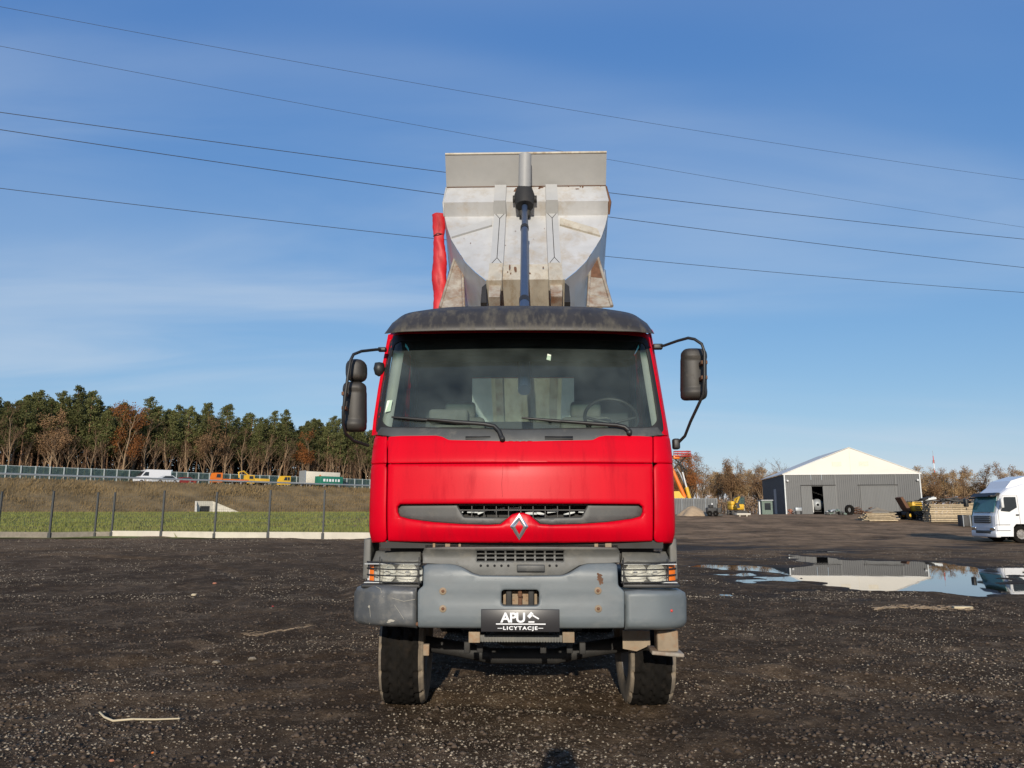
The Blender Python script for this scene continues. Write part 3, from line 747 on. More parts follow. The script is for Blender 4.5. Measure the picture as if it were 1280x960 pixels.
skin(rounded(bump, .015), bcsurf, [slot], .04, (.012, .006), .10).build('bumper', 'bumper_paint', truck)
sh = MB(); p = tl(650, 747, .12); sh.box((p.x, .26, p.z), (.40, .02, .2)); sh.build('tow_recess', 'inside_dark', truck)
th = MB()
q = tl(650, 747, .08); th.box((q.x, .10, q.z), (.030, .05, .14), bev=.006); th.lathe([(0, -.03), (.016, -.03), (.02, .0)], 8, 'Y', (q.x, .08, q.z + .02)); th.build('tow_bracket', 'rust', truck)
for px in (636, 664): q = tl(px, 747, .08); part('tow_jaw', 'steel_dark', truck, ('box', (q.x, .10, q.z), (.045, .05, .14), {'bev': .008}))
rb = MB(); q = tl(650, 743, .1); rb.box((q.x-.07, .16, q.z-.01), (.05, .01, .012)); rb.box((q.x-.07, .16, q.z-.045), (.05, .01, .012)); rb.box((q.x+.07, .16, q.z-.01), (.05, .01, .012)); rb.box((q.x+.07, .16, q.z-.045), (.05, .01, .012)); rb.box((q.x, .17, q.z-.03), (.26, .01, .10)); rb.build('tow_fittings', 'tan_rust', truck)
for px, py in ((553.5, 739), (553.5, 761), (747.5, 738.5), (748, 761)):
    q = tl(px, py, 0); y = bcsurf(q.x, q.z)
    o = part('bolt', 'rust', truck, ('lathe', [(0, -.014), (.010, -.014), (.014, -.004), (.014, .004)], 6, 'Y', (q.x, y, q.z)))
    part('washer', 'tan_rust', o, ('lathe', [(.010, -.005), (.027, -.004), (.028, .003)], 16, 'Y', (q.x, y, q.z)))
rs = MB()
for i in range(46):
    q = tl(748.5 + rnd.gauss(0, 1.3) + i*.06, 717.5 + i*.27 + rnd.gauss(0, .8), 0); y = bcsurf(q.x, q.z) - .0015; r_ = rnd.uniform(.004, .011)
    rs.add([(q.x + r_*rnd.uniform(.6, 1.3)*math.cos(k*1.047), y, q.z + r_*rnd.uniform(.6, 1.3)*math.sin(k*1.047)) for k in range(6)], [tuple(range(6))])
rs.build('rust_patch', 'rust', truck, label='rusty patch where the bumper paint has flaked off')
# end caps
def esurf(sg):
    def f(x, z):
        a = abs(x) - .78; e = max(0, a - .24); return .055 + .22*a*a + (.9*e*e*2) + (.025*((.90-z)/.05)**2 if z < .90 else 0) + .03*max(0, (z-1.10)/.06)**2
    return f
def epoly(pts, f):
    out = []
    for x, y in pts:
        d = .15
        for _ in range(8): p = tl(x, y, d); d = .5*d + .5*f(p.x, p.z)
        out.append((p.x, p.z))
    return out
lend = epoly([(441.8, 775), (442, 742), (446, 734), (455, 731), (480, 732), (520.5, 735), (521.2, 785.5), (500, 783.5), (462, 782), (447, 780)], esurf(-1))
rend = epoly([(781.2, 739.5), (800, 738), (852, 738), (857, 741), (858.8, 748), (858.8, 778), (855, 784), (846, 786.5), (781.2, 787.3)], esurf(1))
lsurf0 = esurf(-1)
def lsurf(x, z):
    return lsurf0(x, z) + .02*math.exp(-((x+1.04)/.018)**2)*.7 + .012*float(vnoise(np.array([x*9]), np.array([z*11]), 3)[0])      # dented plastic
skin(lend, lsurf, [], .03, (.03, .022), .30).build('bumper_end', 'bumper_plastic', truck, label='dark scuffed plastic bumper end')
skin(rend, esurf(1), [], .03, (.03, .025), .30).build('bumper_end', 'bumper_paint', truck, label='smooth blue grey bumper end')
def end_pt(px, py):
    d = .15
    for _ in range(8): p = tl(px, py, d); d = .5*d + .5*lsurf(p.x, p.z)
    return Vector((p.x, d - .0005, p.z))
for pts, r_ in ((((484, 744), (492, 748), (505, 751.5), (519, 749)), .0022), (((493, 756), (500, 766), (505, 774)), .0016), (((470, 733), (476, 736), (477, 741)), .002), (((462, 757), (463, 770), (462, 780)), .0018)):
    part('scratch', 'scratch_pale', truck, ('tube', [end_pt(*p) for p in pts], r_, 4))
for cx, cy, w, h in ((489, 775.5, 4.5, 2.0), (486, 777.5, 3, 1.4), (482, 745.5, 2.5, 1.2), (461.5, 758, 1.6, 1.8)):
    b = MB(); b.add([end_pt(cx + w*math.cos(k*.785)*rnd.uniform(.6, 1.1), cy + h*math.sin(k*.785)*rnd.uniform(.6, 1.1)) for k in range(8)], [tuple(range(8))]); b.build('scuff', 'scratch_pale', truck)
q = tl(839, 763, .12); part('reflector', 'pole_red', truck, ('lathe', [(0, -.006), (.010, -.005), (.011, .006)], 12, 'Y', (q.x, esurf(1)(q.x, q.z), q.z)))
q = tl(522, 780, .06); part('bolt', 'rust', truck, ('lathe', [(0, -.012), (.014, -.01), (.016, .01)], 8, 'Y', (q.x, .06, q.z)))
# --- number plate with lettering
def text_part(name, s, size, m, parent, loc, width=None, offset=0.0, spacing=1.0, depth=.001, shear=0.0):
    cu = bpy.data.curves.new(name, 'FONT'); cu.body = s; cu.size = size; cu.align_x = 'CENTER'; cu.align_y = 'CENTER'; cu.offset = offset; cu.space_character = spacing; cu.extrude = depth; cu.shear = shear
    ob = bpy.data.objects.new(name + '_tmp', cu); COL.objects.link(ob); bpy.context.view_layer.update()
    me = bpy.data.meshes.new_from_object(ob.evaluated_get(bpy.context.evaluated_depsgraph_get())); bpy.data.objects.remove(ob)
    me.materials.clear(); me.materials.append(MATS[m]); me.name = name
    if width:
        xs = [v.co.x for v in me.vertices]; k = width/(max(xs)-min(xs))
        for v in me.vertices: v.co.x *= k
    o = link(name, me, parent, loc, (math.pi/2, 0, 0)); return o
a = tl(601.3, 761.3, -.035); c = tl(699.6, 790, -.035); PC = ((a.x+c.x)/2, -.035, (a.z+c.z)/2); PW, PH = c.x-a.x, a.z-c.z
plate = MB(); plate.box((PC[0], -.030, PC[2]), (PW, .012, PH), bev=.004); plate = plate.build('number_plate', 'plate_black', truck)
def ppx(px, py): q = tl(px, py, -.0375); return q
q = ppx(641.5, 772.5); text_part('lettering', 'APU', .098, 'print_white', plate, (q.x, -.0372, q.z), width=ppx(657, 770).x - ppx(626, 770).x, offset=.0025, spacing=.9)
q = ppx(650.3, 785.2); text_part('lettering', 'LICYTACJE', .034, 'print_white', plate, (q.x, -.0372, q.z), width=ppx(672, 785).x - ppx(629, 785).x, offset=.001, spacing=1.25)
ub = MB()
for x0, x1, y, h in ((620, 682, 779.8, .0075), (622, 628, 785.2, .004), (673, 679, 785.2, .004)):
    a, c = ppx(x0, y), ppx(x1, y); ub.box(((a.x+c.x)/2, -.0372, a.z), (c.x-a.x, .002, h))
ub.build('printed_lines', 'print_white', plate)
gv = MB()
for x0, y0, x1, y1, w in ((664, 768, 673.5, 773.5, .010), (660.5, 771.5, 665.5, 766, .026), (660.5, 777.3, 668, 777.3, .010)):
    a, c = ppx(x0, y0), ppx(x1, y1); d = (c-a); L_ = d.length; ang = math.atan2(d.z, d.x)
    gv.box(((a.x+c.x)/2, -.0372, (a.z+c.z)/2), (L_, .002, w), ry=-ang)
gv.build('gavel_print', 'print_white', plate)
# --- grey centre trim with slots between cab and bumper
tr_px = [(528, 704), (528, 690), (531, 685), (560, 683.5), (650, 683), (740, 683.5), (771, 684.5), (775, 690), (775, 703), (762, 704), (735, 704.5), (724, 707), (710, 715.5), (702, 718.8), (650, 719.6), (600, 719), (591, 716), (578, 709), (568, 706), (545, 705)]
def trsurf(x, z):
    return .075 + .03*x*x - .045*math.exp(-((z - 1.435)/.018)**2) + .06*max(0, 1 - abs(z-1.37)/.05)*(abs(x) < .5)*0 + .02*math.exp(-((z-1.37)/.03)**2)
slots = []
for r_, (ya, yb) in enumerate(((688, 691.5), (693, 696.5), (698, 701.5))):
    for k in range(9):
        x0 = 596 + k*12.3; slots.append(fpoly([(x0, ya), (x0+10, ya), (x0+10, yb), (x0, yb)], .09))
skin(fpoly(tr_px, .075), trsurf, slots, .035, (.004, .003), .05).build('centre_trim', 'grey_plastic', truck)
part('trim_backing', 'inside_dark', truck, ('box', (0.0, .16, 1.39), (1.50, .02, .13)))
a = tl(646, 706, .04); c = tl(681, 714.5, .04); part('step_catch', 'trim_dark', truck, ('box', ((a.x+c.x)/2, .06, (a.z+c.z)/2), (c.x-a.x, .05, a.z-c.z), {'bev': .006}))
for k in range(12):
    x0 = 601 + k*8.6
    if 640 < x0 < 684: continue
    q = tl(x0, 707, .075); part('drain_hole', 'inside_dark', truck, ('lathe', [(0, 0), (.010, 0), (.010, .03)], 8, 'Y', (q.x, trsurf(q.x, q.z) - .003, q.z)))
# fittings in the gap under the cab
for px, w in ((543, .02), (560, .04), (575, .02), (745, .03), (760, .05)):
    q = tl(px, 681.5, .16); part('cab_mount', 'tan_rust', truck, ('box', (q.x, .16, q.z), (w, .05, .035), {'bev': .004}))
part('under_cab_dark', 'steel_dark', truck, ('box', (0, .45, 1.40), (2.1, .3, .14)))
# --- headlamps
def headlamp(sg, x0, x1, y0, y1, amber):
    hl = empty('headlamp'); hl.parent = truck; KIDS.setdefault(truck.name, []).append(hl)
    yb = .17; a = tl(x0, y0, yb); c = tl(x1, y1, yb); W_ = c.x - a.x; H_ = a.z - c.z; X = (a.x+c.x)/2; Z = (a.z+c.z)/2
    def hs(x, z): e = max(0, abs(x) - .95); return .14 + 1.6*e*e + .05*abs(x)**2
    am = fpoly([(amber[0], y0+1), (amber[1], y0+1), (amber[1], y1-1), (amber[0], y1-1)], yb)
    le = fpoly([(x0 if sg > 0 else amber[1]+.6, y0+.5), (amber[0]-.6 if sg > 0 else x1, y0+.5), (amber[0]-.6 if sg > 0 else x1, y1-.5), (x0 if sg > 0 else amber[1]+.6, y1-.5)], yb)
    skin(am, hs, [], .03, (.006, .004), .06).build('indicator', 'amber_lens', hl)
    glassmat('headlamp_glass', (.93, .93, .9), dust=.10, dustcol=(.6, .58, .52)) if 'headlamp_glass' not in MATS else None
    skin(le, hs, [], .03, (0, 0), .001).build('lens', 'headlamp_glass', hl)
    rf = MB()
    for f, r_ in ((.30, .085), (.72, .075)):
        ff = f if sg < 0 else 1-f; xx = min(p[0] for p in le) + (max(p[0] for p in le)-min(p[0] for p in le))*(1-ff)
        rf.lathe([(.018, .13), (.05, .10), (r_, .055), (r_*1.02, .035)], 20, 'Y', (xx, hs(xx, Z), Z))
        rf.lathe([(0, .055), (.018, .06), (.020, .13)], 10, 'Y', (xx, hs(xx, Z), Z))
    rf.build('reflector', 'lamp_reflector', hl)
    hb = MB(); hb.box((X, yb + .17, Z), (W_*.96, .02, H_*1.0)); hb.box((X, yb+.10, Z+H_/2-.004), (W_*.96, .12, .006)); hb.box((X, yb+.10, Z-H_/2+.004), (W_*.96, .12, .006)); hb.build('housing', 'galvanised', hl)
    # wire guard
    g = MB(); n = 12
    for py in np.linspace(y0 - .5, y1 - 1, 4):
        P = []
        for k in range(n+1):
            q = tl(x0 - 1 + (x1-x0+2)*k/n, py, .12); P.append((q.x, hs(q.x, q.z) - .03, q.z))
        g.tube(P, .0055, 5)
    for px in ([x0 + 19, x1 - 2] if sg < 0 else [x0 + 2, x1 - 11]):
        P = [(tl(px, py, .12).x, hs(tl(px, py, .12).x, Z) - .036, tl(px, py, .12).z) for py in (y0 - 8, y0, y1, y1 + 2)]; g.tube(P, .0042, 5)
    g.build('wire_guard', 'wire_dark', hl)
    # grey cap above the lamp and dark tray below
    cap = fpoly([(x0 + (6 if sg < 0 else 0), y0 - 1), (x0 + (10 if sg < 0 else 2), y0 - 14), (x1 - (2 if sg < 0 else 12), y0 - 14), (x1 - (0 if sg < 0 else 6), y0 - 1)], .16)
    skin(cap, lambda x, z: hs(x, z) + .02 + .6*(z - (Z+H_/2)) , [], .04, (.012, .012), .12).build('lamp_cap', 'grey_plastic', hl)
    tr = MB(); tr.box((X, yb + .06, Z - H_/2 - .018), (W_*1.0, .16, .028), bev=.006); tr.build('lamp_tray', 'black_plastic', hl)
headlamp(-1, 453, 525.5, 704.5, 729.5, (453.2, 463))
headlamp(1, 777.5, 849.5, 705, 729.5, (839.5, 849.4))
for px in (463, 838):
    q = tl(px, 688, .45); part('step_panel', 'grey_plastic', truck, ('box', (q.x, .50, q.z - .06), (.06, .34, .32), {'bev': .01}))
# --- underneath: radiator guard, brackets, axle, chassis, wheels
a = tl(598, 793, .25); c = tl(703, 803, .25)
ug = MB(); ug.box(((a.x+c.x)/2, .26, (a.z+c.z)/2), (c.x-a.x, .03, (a.z-c.z)*.9), bev=.004)
for k in range(30): x = a.x + (c.x-a.x)*(k+.5)/30; ug.box((x, .243, (a.z+c.z)/2), (.008, .012, (a.z-c.z)*.9))
ug.build('sump_guard', 'grey_plastic', truck)
for x0, x1 in ((586, 600), (703, 718)):
    a = tl(x0, 789, .24); c = tl(x1, 803, .24); part('guard_bracket', 'tan_rust', truck, ('box', ((a.x+c.x)/2, .25, (a.z+c.z)/2), (c.x-a.x, .05, a.z-c.z), {'bev': .004}))
for px, py in ((533, 815), (584, 812), (600, 811), (679, 812), (712, 812), (728, 813)):
    q = tl(px, py, .6); part('hanger', 'steel_dark' if px != 533 else 'tan_rust', truck, ('box', (q.x, .6, q.z+.02), (.05, .05, .09), {'bev': .006}))
a = tl(778, 788, .75); c = tl(813, 814, .75); part('mud_flap', 'tan_rust', truck, ('prism', [(a.x, .75, a.z), (c.x, .75, a.z), (c.x, .75, c.z+.05), ((a.x+c.x)/2, .75, c.z), (a.x, .75, c.z+.02)], (0, .03, 0)), label='muddy torn flap behind the bumper')
a = tl(820, 787, .42); c = tl(847, 813, .42); part('step_box', 'tan_rust', truck, ('box', ((a.x+c.x)/2, .45, (a.z+c.z)/2), (c.x-a.x, .16, a.z-c.z), {'bev': .01}), label='rusty bent step box')
a = tl(812, 811, .44); c = tl(852, 818, .44); part('step_tread', 'rusty_paint', truck, ('box', ((a.x+c.x)/2, .46, (a.z+c.z)/2), (c.x-a.x, .26, .03), {'ry': .08, 'bev': .008}))
for sg in (-1, 1): part('chassis_rail', 'steel_dark', truck, ('box', (sg*.42, 3.5, .95), (.09, 6.6, .28)))
part('front_axle', 'steel_dark', truck, ('tube', [(-1.0, 1.42, .52), (-.6, 1.42, .46), (-.3, 1.42, .40), (.3, 1.42, .40), (.6, 1.42, .46), (1.0, 1.42, .52)], .07, 8))
part('rear_axle', 'steel_dark', truck, ('tube', [(-1.0, 5.6, .55), (1.0, 5.6, .55)], .10, 8), ('lathe', [(0, -.22), (.2, -.16), (.24, 0), (.2, .16), (0, .22)], 14, 'Y', (0, 5.6, .55)))
part('gearbox', 'steel_dark', truck, ('box', (0, 1.3, .98), (.7, 1.5, .45), {'bev': .08}), ('box', (0, 1.0, .72), (.45, .7, .22), {'bev': .06}))
for sg in (-1, 1): part('leaf_spring', 'steel_dark', truck, ('tube', [(sg*.42, .75, .70), (sg*.42, 1.1, .60), (sg*.42, 1.45, .56), (sg*.42, 1.8, .60), (sg*.42, 2.2, .72)], .045, 6))
part('fuel_tank', 'steel_dark', truck, ('box', (-.95, 3.3, .82), (.55, 1.5, .58), {'bev': .08})); part('battery_box', 'steel_dark', truck, ('box', (.95, 3.1, .82), (.5, 1.1, .52), {'bev': .04})); part('engine_tray', 'steel_dark', truck, ('box', (0, .95, .86), (1.5, 1.1, .05))); part('inner_wing', 'steel_dark', truck, ('box', (-.62, 1.5, 1.02), (.05, 1.5, .55)), ('box', (-.62, 2.4, 1.0), (.05, .3, .3)))  # unseen tank, boxes, tray and wing added to shade the ground below
part('inner_wing', 'steel_dark', truck, ('box', (.62, 1.5, 1.02), (.05, 1.5, .55)), ('box', (.62, 2.4, 1.0), (.05, .3, .3))); part('prop_shaft', 'steel_dark', truck, ('tube', [(0, 2.0, .85), (0, 5.4, .6)], .06, 8))  # unseen wing and shaft, added to keep skylight out from underneath
part('rear_mudguard', 'black_plastic', truck, ('box', (-.95, 4.85, .85), (.6, .03, .6))); part('rear_mudguard', 'black_plastic', truck, ('box', (.95, 4.85, .85), (.6, .03, .6)))  # unseen guards added to block light and darken the underside
part('front_crossbeam', 'steel_dark', truck, ('box', (0, .34, .90), (1.9, .12, .10)))
for sg in (-1, 1):
    b = MB(); ring = []
    for k in range(13):
        q = RAD(48) + RAD(112)*(k/12); ring.append([(sg*x, 1.42 - .66*math.cos(q), .54 + .66*math.sin(q)) for x in (.72, 1.2)])
    b.loft(ring, closed=False, caps=False); b.build('wheel_arch', 'black_plastic', truck)
def tyre_mesh(R, W, deep=.028, n=168):
    """tyre with zigzag tread grooves"""
    prof = []; half = W/2
    for t in np.linspace(-1, 1, 27): prof.append((R - .012*abs(t)**3 - (.02*max(0, abs(t)-.9)/.1)*1.0, t*half*.94))
    side = [(R-.03, .985), (R-.07, 1.02), (R-.14, 1.04), (R-.19, 1.0), (R-.225, .93), (R-.245, .86)]
    full = [(r, -k*half) for r, k in side[::-1]] + prof + [(r, k*half) for r, k in side]
    V = []; m_ = len(full)
    for k in range(n):
        q = 2*math.pi*k/n; ph = (k % 6)/6.0
        for i, (r, a) in enumerate(full):
            rr = r; j = i - len(side)
            if 0 <= j < 27:
                t = -1 + 2*j/26; zig = .05*(1 if (k // 3) % 2 else -1)
                g = min(abs(t - gx - zig) for gx in (-.55, -.0, .55)); sh = (k + (3 if abs(t) > .55 else 0)) % 12
                if g < .05 or (abs(t) > .55 and sh in (0, 1)): rr -= deep
            V.append((a, rr*math.cos(q), rr*math.sin(q)))
    F = [(k*m_+i, ((k+1) % n)*m_+i, ((k+1) % n)*m_+i+1, k*m_+i+1) for k in range(n) for i in range(m_-1)]
    ns = len(side); lo_, hi_ = ns + 1, ns + 24; Ft = [f for f in F if lo_ <= f[0] % m_ < hi_]; Fs = [f for f in F if not (lo_ <= f[0] % m_ < hi_)]
    return (V, Ft), (V, Fs)
def wheel_set(R, W, sink):
    t, s = tyre_mesh(R, W)
    tm = newmesh('tyre_tread', t[0], t[1], 'tyre_rubber', True); sm_ = newmesh('tyre_sidewall', s[0], s[1], 'tyre_wall', True)
    rm = MB()
    for sg in (-1, 1): rm.lathe([(R-.245, sg*W*.43), (R-.26, sg*W*.40), (R-.29, sg*W*.28), (.16, sg*W*.10), (.15, sg*W*.30), (0, sg*W*.30)], 28)
    rm = rm.mesh('rim', 'rim_grey')
    return tm, sm_, rm
FW = wheel_set(.535, .385, 0)
def wheel(x, y, rz=0.0, R=.535):
    w = empty('wheel', (x, y, R - .015), rz); w.parent = truck; KIDS.setdefault(truck.name, []).append(w)
    for nm, me in zip(('tyre_tread', 'tyre_sidewall', 'rim'), FW): link(nm, me, w)
    return w
wheel(-1.075, 1.42, RAD(2.5)); wheel(1.10, 1.42, RAD(2.5))
for x in (-1.08, -.74, .74, 1.08): wheel(x, 5.6)
# --- mirrors
def mirror_head(b, px0, px1, py0, py1, yl, dz=.07, r=.05, parent=None, name='mirror_head', scoop=True):
    poly = rounded(fpoly([(px0, py0), (px1, py0), (px1, py1), (px0, py1)], yl), r)
    cx, cz = np.mean(poly, 0)
    hw = max(abs(p[0]-cx) for p in poly); hh = max(abs(p[1]-cz) for p in poly)
    def f(x, z):
        u, v = (x-cx)/hw, (z-cz)/hh
        y = yl + dz*(.55*u*u + .35*v**4)
        if scoop and abs(v) < .62: y += .018
        return y
    o = skin(poly, f, [], .02, (.025, .03), .06).build(name, 'mirror_plastic', parent)
    part('mirror_glass', 'chrome', o, ('prism', [(p[0]*.96 + cx*.04, yl + .115, p[1]*.96 + cz*.04) for p in poly], (0, .01, 0)))
    return o
lm = part('mirror_arm', 'black_plastic', truck, ('tube', [tl(*p) for p in ((482, 436.5, .50), (470, 437, .42), (452, 439, .24), (442, 443, .15), (438, 451, .12), (435, 470, .11), (431.5, 495, .11), (429, 515, .12), (429, 530, .15), (432, 542, .22), (442, 551, .34), (461, 557, .45))], .0125, 8), ('box', tl(478, 437, .48), (.07, .06, .035), {'bev': .008}), label='curved mirror arm carrying two mirrors')
mirror_head(None, 429.5, 455, 447, 475, .20, parent=lm, r=.07, name='mirror_head', scoop=False)
mirror_head(None, 425.5, 454, 475.5, 538, .20, parent=lm)
for py in (492, 510): q = tl(430, py, .13); part('clamp', 'rust', lm, ('box', (q.x, q.y+.03, q.z), (.035, .09, .03), {'bev': .004}))
rm_ = part('mirror_arm', 'black_plastic', truck, ('tube', [tl(*p) for p in ((818, 433.5, .50), (830, 432, .44), (847, 426, .30), (860, 422.5, .20), (868, 424, .16), (877, 430, .13), (880.5, 440, .12), (880.5, 470, .12), (879, 493, .13), (872, 508, .2), (863, 527, .32), (856, 545, .42), (848, 553, .48), (841, 556, .5))], .0125, 8), ('box', tl(822, 433.5, .48), (.08, .06, .045), {'bev': .008}), ('box', tl(845, 555, .5), (.06, .07, .09), {'bev': .015}), label='bent mirror arm with one large mirror')
mirror_head(None, 854.5, 886.5, 433.5, 498, .20, parent=rm_)
for py in (453, 472): q = tl(880, py, .14); part('clamp', 'rust', rm_, ('box', (q.x, q.y+.03, q.z), (.05, .09, .03), {'bev': .004}))
q = tl(474, 461, .55); part('spot_mirror', 'black_plastic', truck, ('lathe', [(0, -.07), (.035, -.05), (.05, .0), (.04, .05), (0, .06)], 14, 'Z', (q.x, .55, q.z)))
# --- interior
glassmat('rear_glass', (.80, .88, .84), dust=.12)
cab_in = MB(); cab_in.box((0, 1.70, 2.09), (2.2, .02, 1.04)); cab_in.box((0, 1.70, 3.18), (2.2, .02, .22)); cab_in.box((-.81, 1.70, 2.84), (.58, .02, .46)); cab_in.box((.81, 1.70, 2.84), (.58, .02, .46)); cab_in.build('cab_back_trim', 'cab_dark', truck)
part('headliner', 'cab_trim', truck, ('box', (0, 1.1, 3.27), (2.15, 1.2, .02)))
part('overhead_console', 'cab_dark', truck, ('box', (0, .76, 3.16), (2.0, .34, .20), {'bev': .05}))
for sg in (-1, 1):
    b = MB(); ring = []
    for z in np.linspace(2.25, 3.2, 8):
        W = halfw(z); y = CABF(W-.16, z); ring.append([(sg*(W-.15), y + .05, z), (sg*(W-.05), y + .09, z), (sg*(W-.012), y + .24, z), (sg*(W-.10), y + .24, z)])
    b.loft(ring); b.build('pillar_trim', 'cab_trim', truck)
    part('door_trim', 'cab_trim', truck, ('box', (sg*1.13, 1.05, 2.0), (.05, 1.2, .75), {'bev': .02}))
    part('side_window', 'rear_glass', truck, ('prism', [(sg*(halfw(z)-.012), y, z) for y, z in ((.66, 2.40), (1.56, 2.40), (1.56, 3.12), (.74, 3.12))], (sg*-.006, 0, 0)))
    part('door_pillar_trim', 'cab_dark', truck, ('box', (sg*1.10, 1.60, 2.75), (.05, .16, 1.0)))
dq = MB(); ring = []
for y, z in ((.30, 2.20), (.30, 2.345), (.45, 2.385), (.62, 2.40), (.70, 2.36), (.72, 2.15)): ring.append([(x, y + .05*x*x, z - .0*abs(x)) for x in np.linspace(-1.08, 1.08, 13)])
dq.loft(ring, closed=False, caps=False); dq.build('dashboard', 'dash_grey', truck)
a = tl(762, 510, .95); b = MB(); ring = []
for k in range(28):
    q = 2*math.pi*k/28; ring.append(Vector((a.x + .235*math.cos(q), .86 + .235*math.sin(q)*.55, a.z - .10 + .235*math.sin(q)*.80)))
b.tube(ring, .016, 8, closed=True); b.tube([(a.x-.22, .86, a.z-.10), (a.x, .80, a.z-.16), (a.x+.22, .86, a.z-.10)], .014, 6); b.tube([(a.x, .80, a.z-.16), (a.x, .68, a.z-.40)], .035, 8); b.build('steering_wheel', 'black_plastic', truck)
for x in (-.62, .62):
    part('seat_back', 'seat_cloth', truck, ('box', (x, 1.48, 2.28), (.50, .16, .70), {'rx': -.12, 'bev': .05}), ('box', (x, 1.53, 2.70), (.30, .10, .18), {'bev': .04}))
    part('seat_cushion', 'seat_cloth', truck, ('box', (x, 1.15, 1.95), (.5, .55, .16), {'bev': .05}))
a = tl(561, 518, .95); part('fridge_box', 'seat_cloth', truck, ('box', (a.x, 1.0, a.z - .02), (.36, .2, .13), {'bev': .03}))
part('rear_window', 'rear_glass', truck, ('box', (0, 1.73, 2.84), (1.06, .006, .46)))
q = cp(484, 507); st = MB(); y = CABF(*q) + .010; st.add([(q[0]-.018, y-.004, q[1]-.055), (q[0]+.028, y-.004, q[1]-.045), (q[0]+.040, y+.008, q[1]+.05), (q[0]-.004, y+.008, q[1]+.045)], [(0, 1, 2, 3)]); st.build('paper_sticker', 'sticker', truck)
q = cp(686, 446); st = MB(); y = CABF(*q) + .016; st.add([(q[0]-.02, y, q[1]-.02), (q[0]+.015, y, q[1]-.03), (q[0]+.02, y, q[1]+.02), (q[0]-.01, y, q[1]+.03)], [(0, 1, 2, 3)]); st.build('torn_sticker', 'sticker', truck)
# ------------------------------------------------------------------ tipping body (frame: s = down the floor to the hinge, h = above the floor)
TH = RAD(40)
BF = Vector((.02, 3.00, 4.37))                                  # front end of the floor, in truck coordinates
DS = Vector((0, math.cos(TH), -math.sin(TH))); DH = Vector((0, math.sin(TH), math.cos(TH)))
def bd(x, s, h): return Vector((BF.x + x, 0, 0)) + Vector((0, BF.y, BF.z)) + DS*s + DH*h
def bpx(px, py, s=0.0):
    """body (x,h) of a photograph point on the cross-section s"""
    o = bd(0, s, 0); d = TI3 @ ray(px, py); k = (o - C_L).dot(DS)/d.dot(DS); p = C_L + d*k; r = p - o
    return (p.x - BF.x, r.dot(DH))
body = empty('tipping_body'); body.parent = truck; KIDS[truck.name].append(body)
def Z7(zx, zy): return (530 + zx*.2187, 180 + zy*.2187)
curveL = [bpx(*Z7(*q)) for q in ((118, 420), (135, 480), (155, 545), (185, 610), (225, 690), (290, 770), (360, 830))]
curveR = [bpx(*Z7(*q)) for q in ((1052, 415), (1035, 490), (1010, 555), (960, 620), (915, 690), (860, 760), (803, 830))]
# symmetric outline of the trough: (half width, height)
CUR = [((abs(a[0]) + abs(b[0]))/2, (a[1] + b[1])/2) for a, b in zip(curveL, curveR)]
h0 = CUR[-1][1]; CUR = [(x, h - h0) for x, h in CUR]; BF += DH*h0; h0 = 0.0
HTOP = bpx(656, 275)[1]; HWALL = bpx(656, 236)[1]; WB = CUR[0][0]
print('BODY', [(round(a, 2), round(b, 2)) for a, b in CUR], 'top', HTOP, HWALL)
LEN = 5.0
def hull():
    sec = [(-WB-.02, HWALL)] + [(-x, h) for x, h in CUR] + [(x, h) for x, h in CUR[::-1]] + [(WB+.02, HWALL)]
    b = MB(); rings = [[bd(x, -fold_o(max(0, h)) + .01, h) for x, h in sec]] + [[bd(x, s, h) for x, h in sec] for s in np.linspace(0.3, LEN, 8)]; b.loft(rings, closed=False, caps=False, smooth=False)
    rim = MB()
    b.build('trough', 'silver_paint', body)
    for sg in (-1, 1):
        part('top_rail', 'silver_clean', body, ('tube', [bd(sg*(WB-.03), -.02, HWALL - .06), bd(sg*(WB-.03), LEN, HWALL - .06)], .06, 8))
        for s in (1.2, 2.4, 3.6): part('side_rib', 'silver_clean', body, ('tube', [bd(sg*(WB+.03), s, HWALL)] + [bd(sg*(x+.02), s, h) for x, h in CUR], .05, 4))
def wx(h):
    """half width of the trough at height h"""
    hs = [q[1] for q in CUR][::-1]; xs = [q[0] for q in CUR][::-1]
    return float(np.interp(h, hs, xs))
# front wall: folded sheet, (height, how far it leans out to the front)
SH = .22                                                           # depth of the shelf under the canopy
def hpx(zy, o): return bpx(656, 180 + zy*.2187, -o)[1]
hh = [hpx(245, SH), hpx(330, SH), hpx(412, .02), hpx(590, .02), hpx(690, .06)]
HWALL = hh[0]
FOLD = [(hh[0], SH), (hh[1], SH), (hh[2], .02), (hh[3], .02), (hh[4], .06), (0.0, .13)]
print('FOLD', FOLD)
def fwall():
    b = MB(); rows = []
    hs_ = sorted(set([q[0] for q in FOLD] + [h for x, h in CUR if h < hh[2]]), reverse=True)
    for h in hs_:
        o = fold_o(h); W = wx(h) if h < CUR[0][1] else WB
        rows.append([bd(x, -o, h) for x in np.linspace(-W, W, 9)])
    for r1, r2 in zip(rows[:-1], rows[1:]): b.loft([r1, r2], closed=False, caps=False, smooth=False)
    b.build('front_wall', 'silver_paint', body)
hull_later = True
def fold_o(h): hs = [q[0] for q in FOLD][::-1]; os_ = [q[1] for q in FOLD][::-1]; return float(np.interp(h, hs, os_))
fwall(); hull()
part('stained_sheet', 'silver_stained', body, ('loft', [[bd(x, -fold_o(h) - .004, h) for x in (-.28, .28)] for h in (hh[4], .0)], {'closed': False, 'caps': False, 'smooth': False}), label='brown stained lower middle of the front wall')
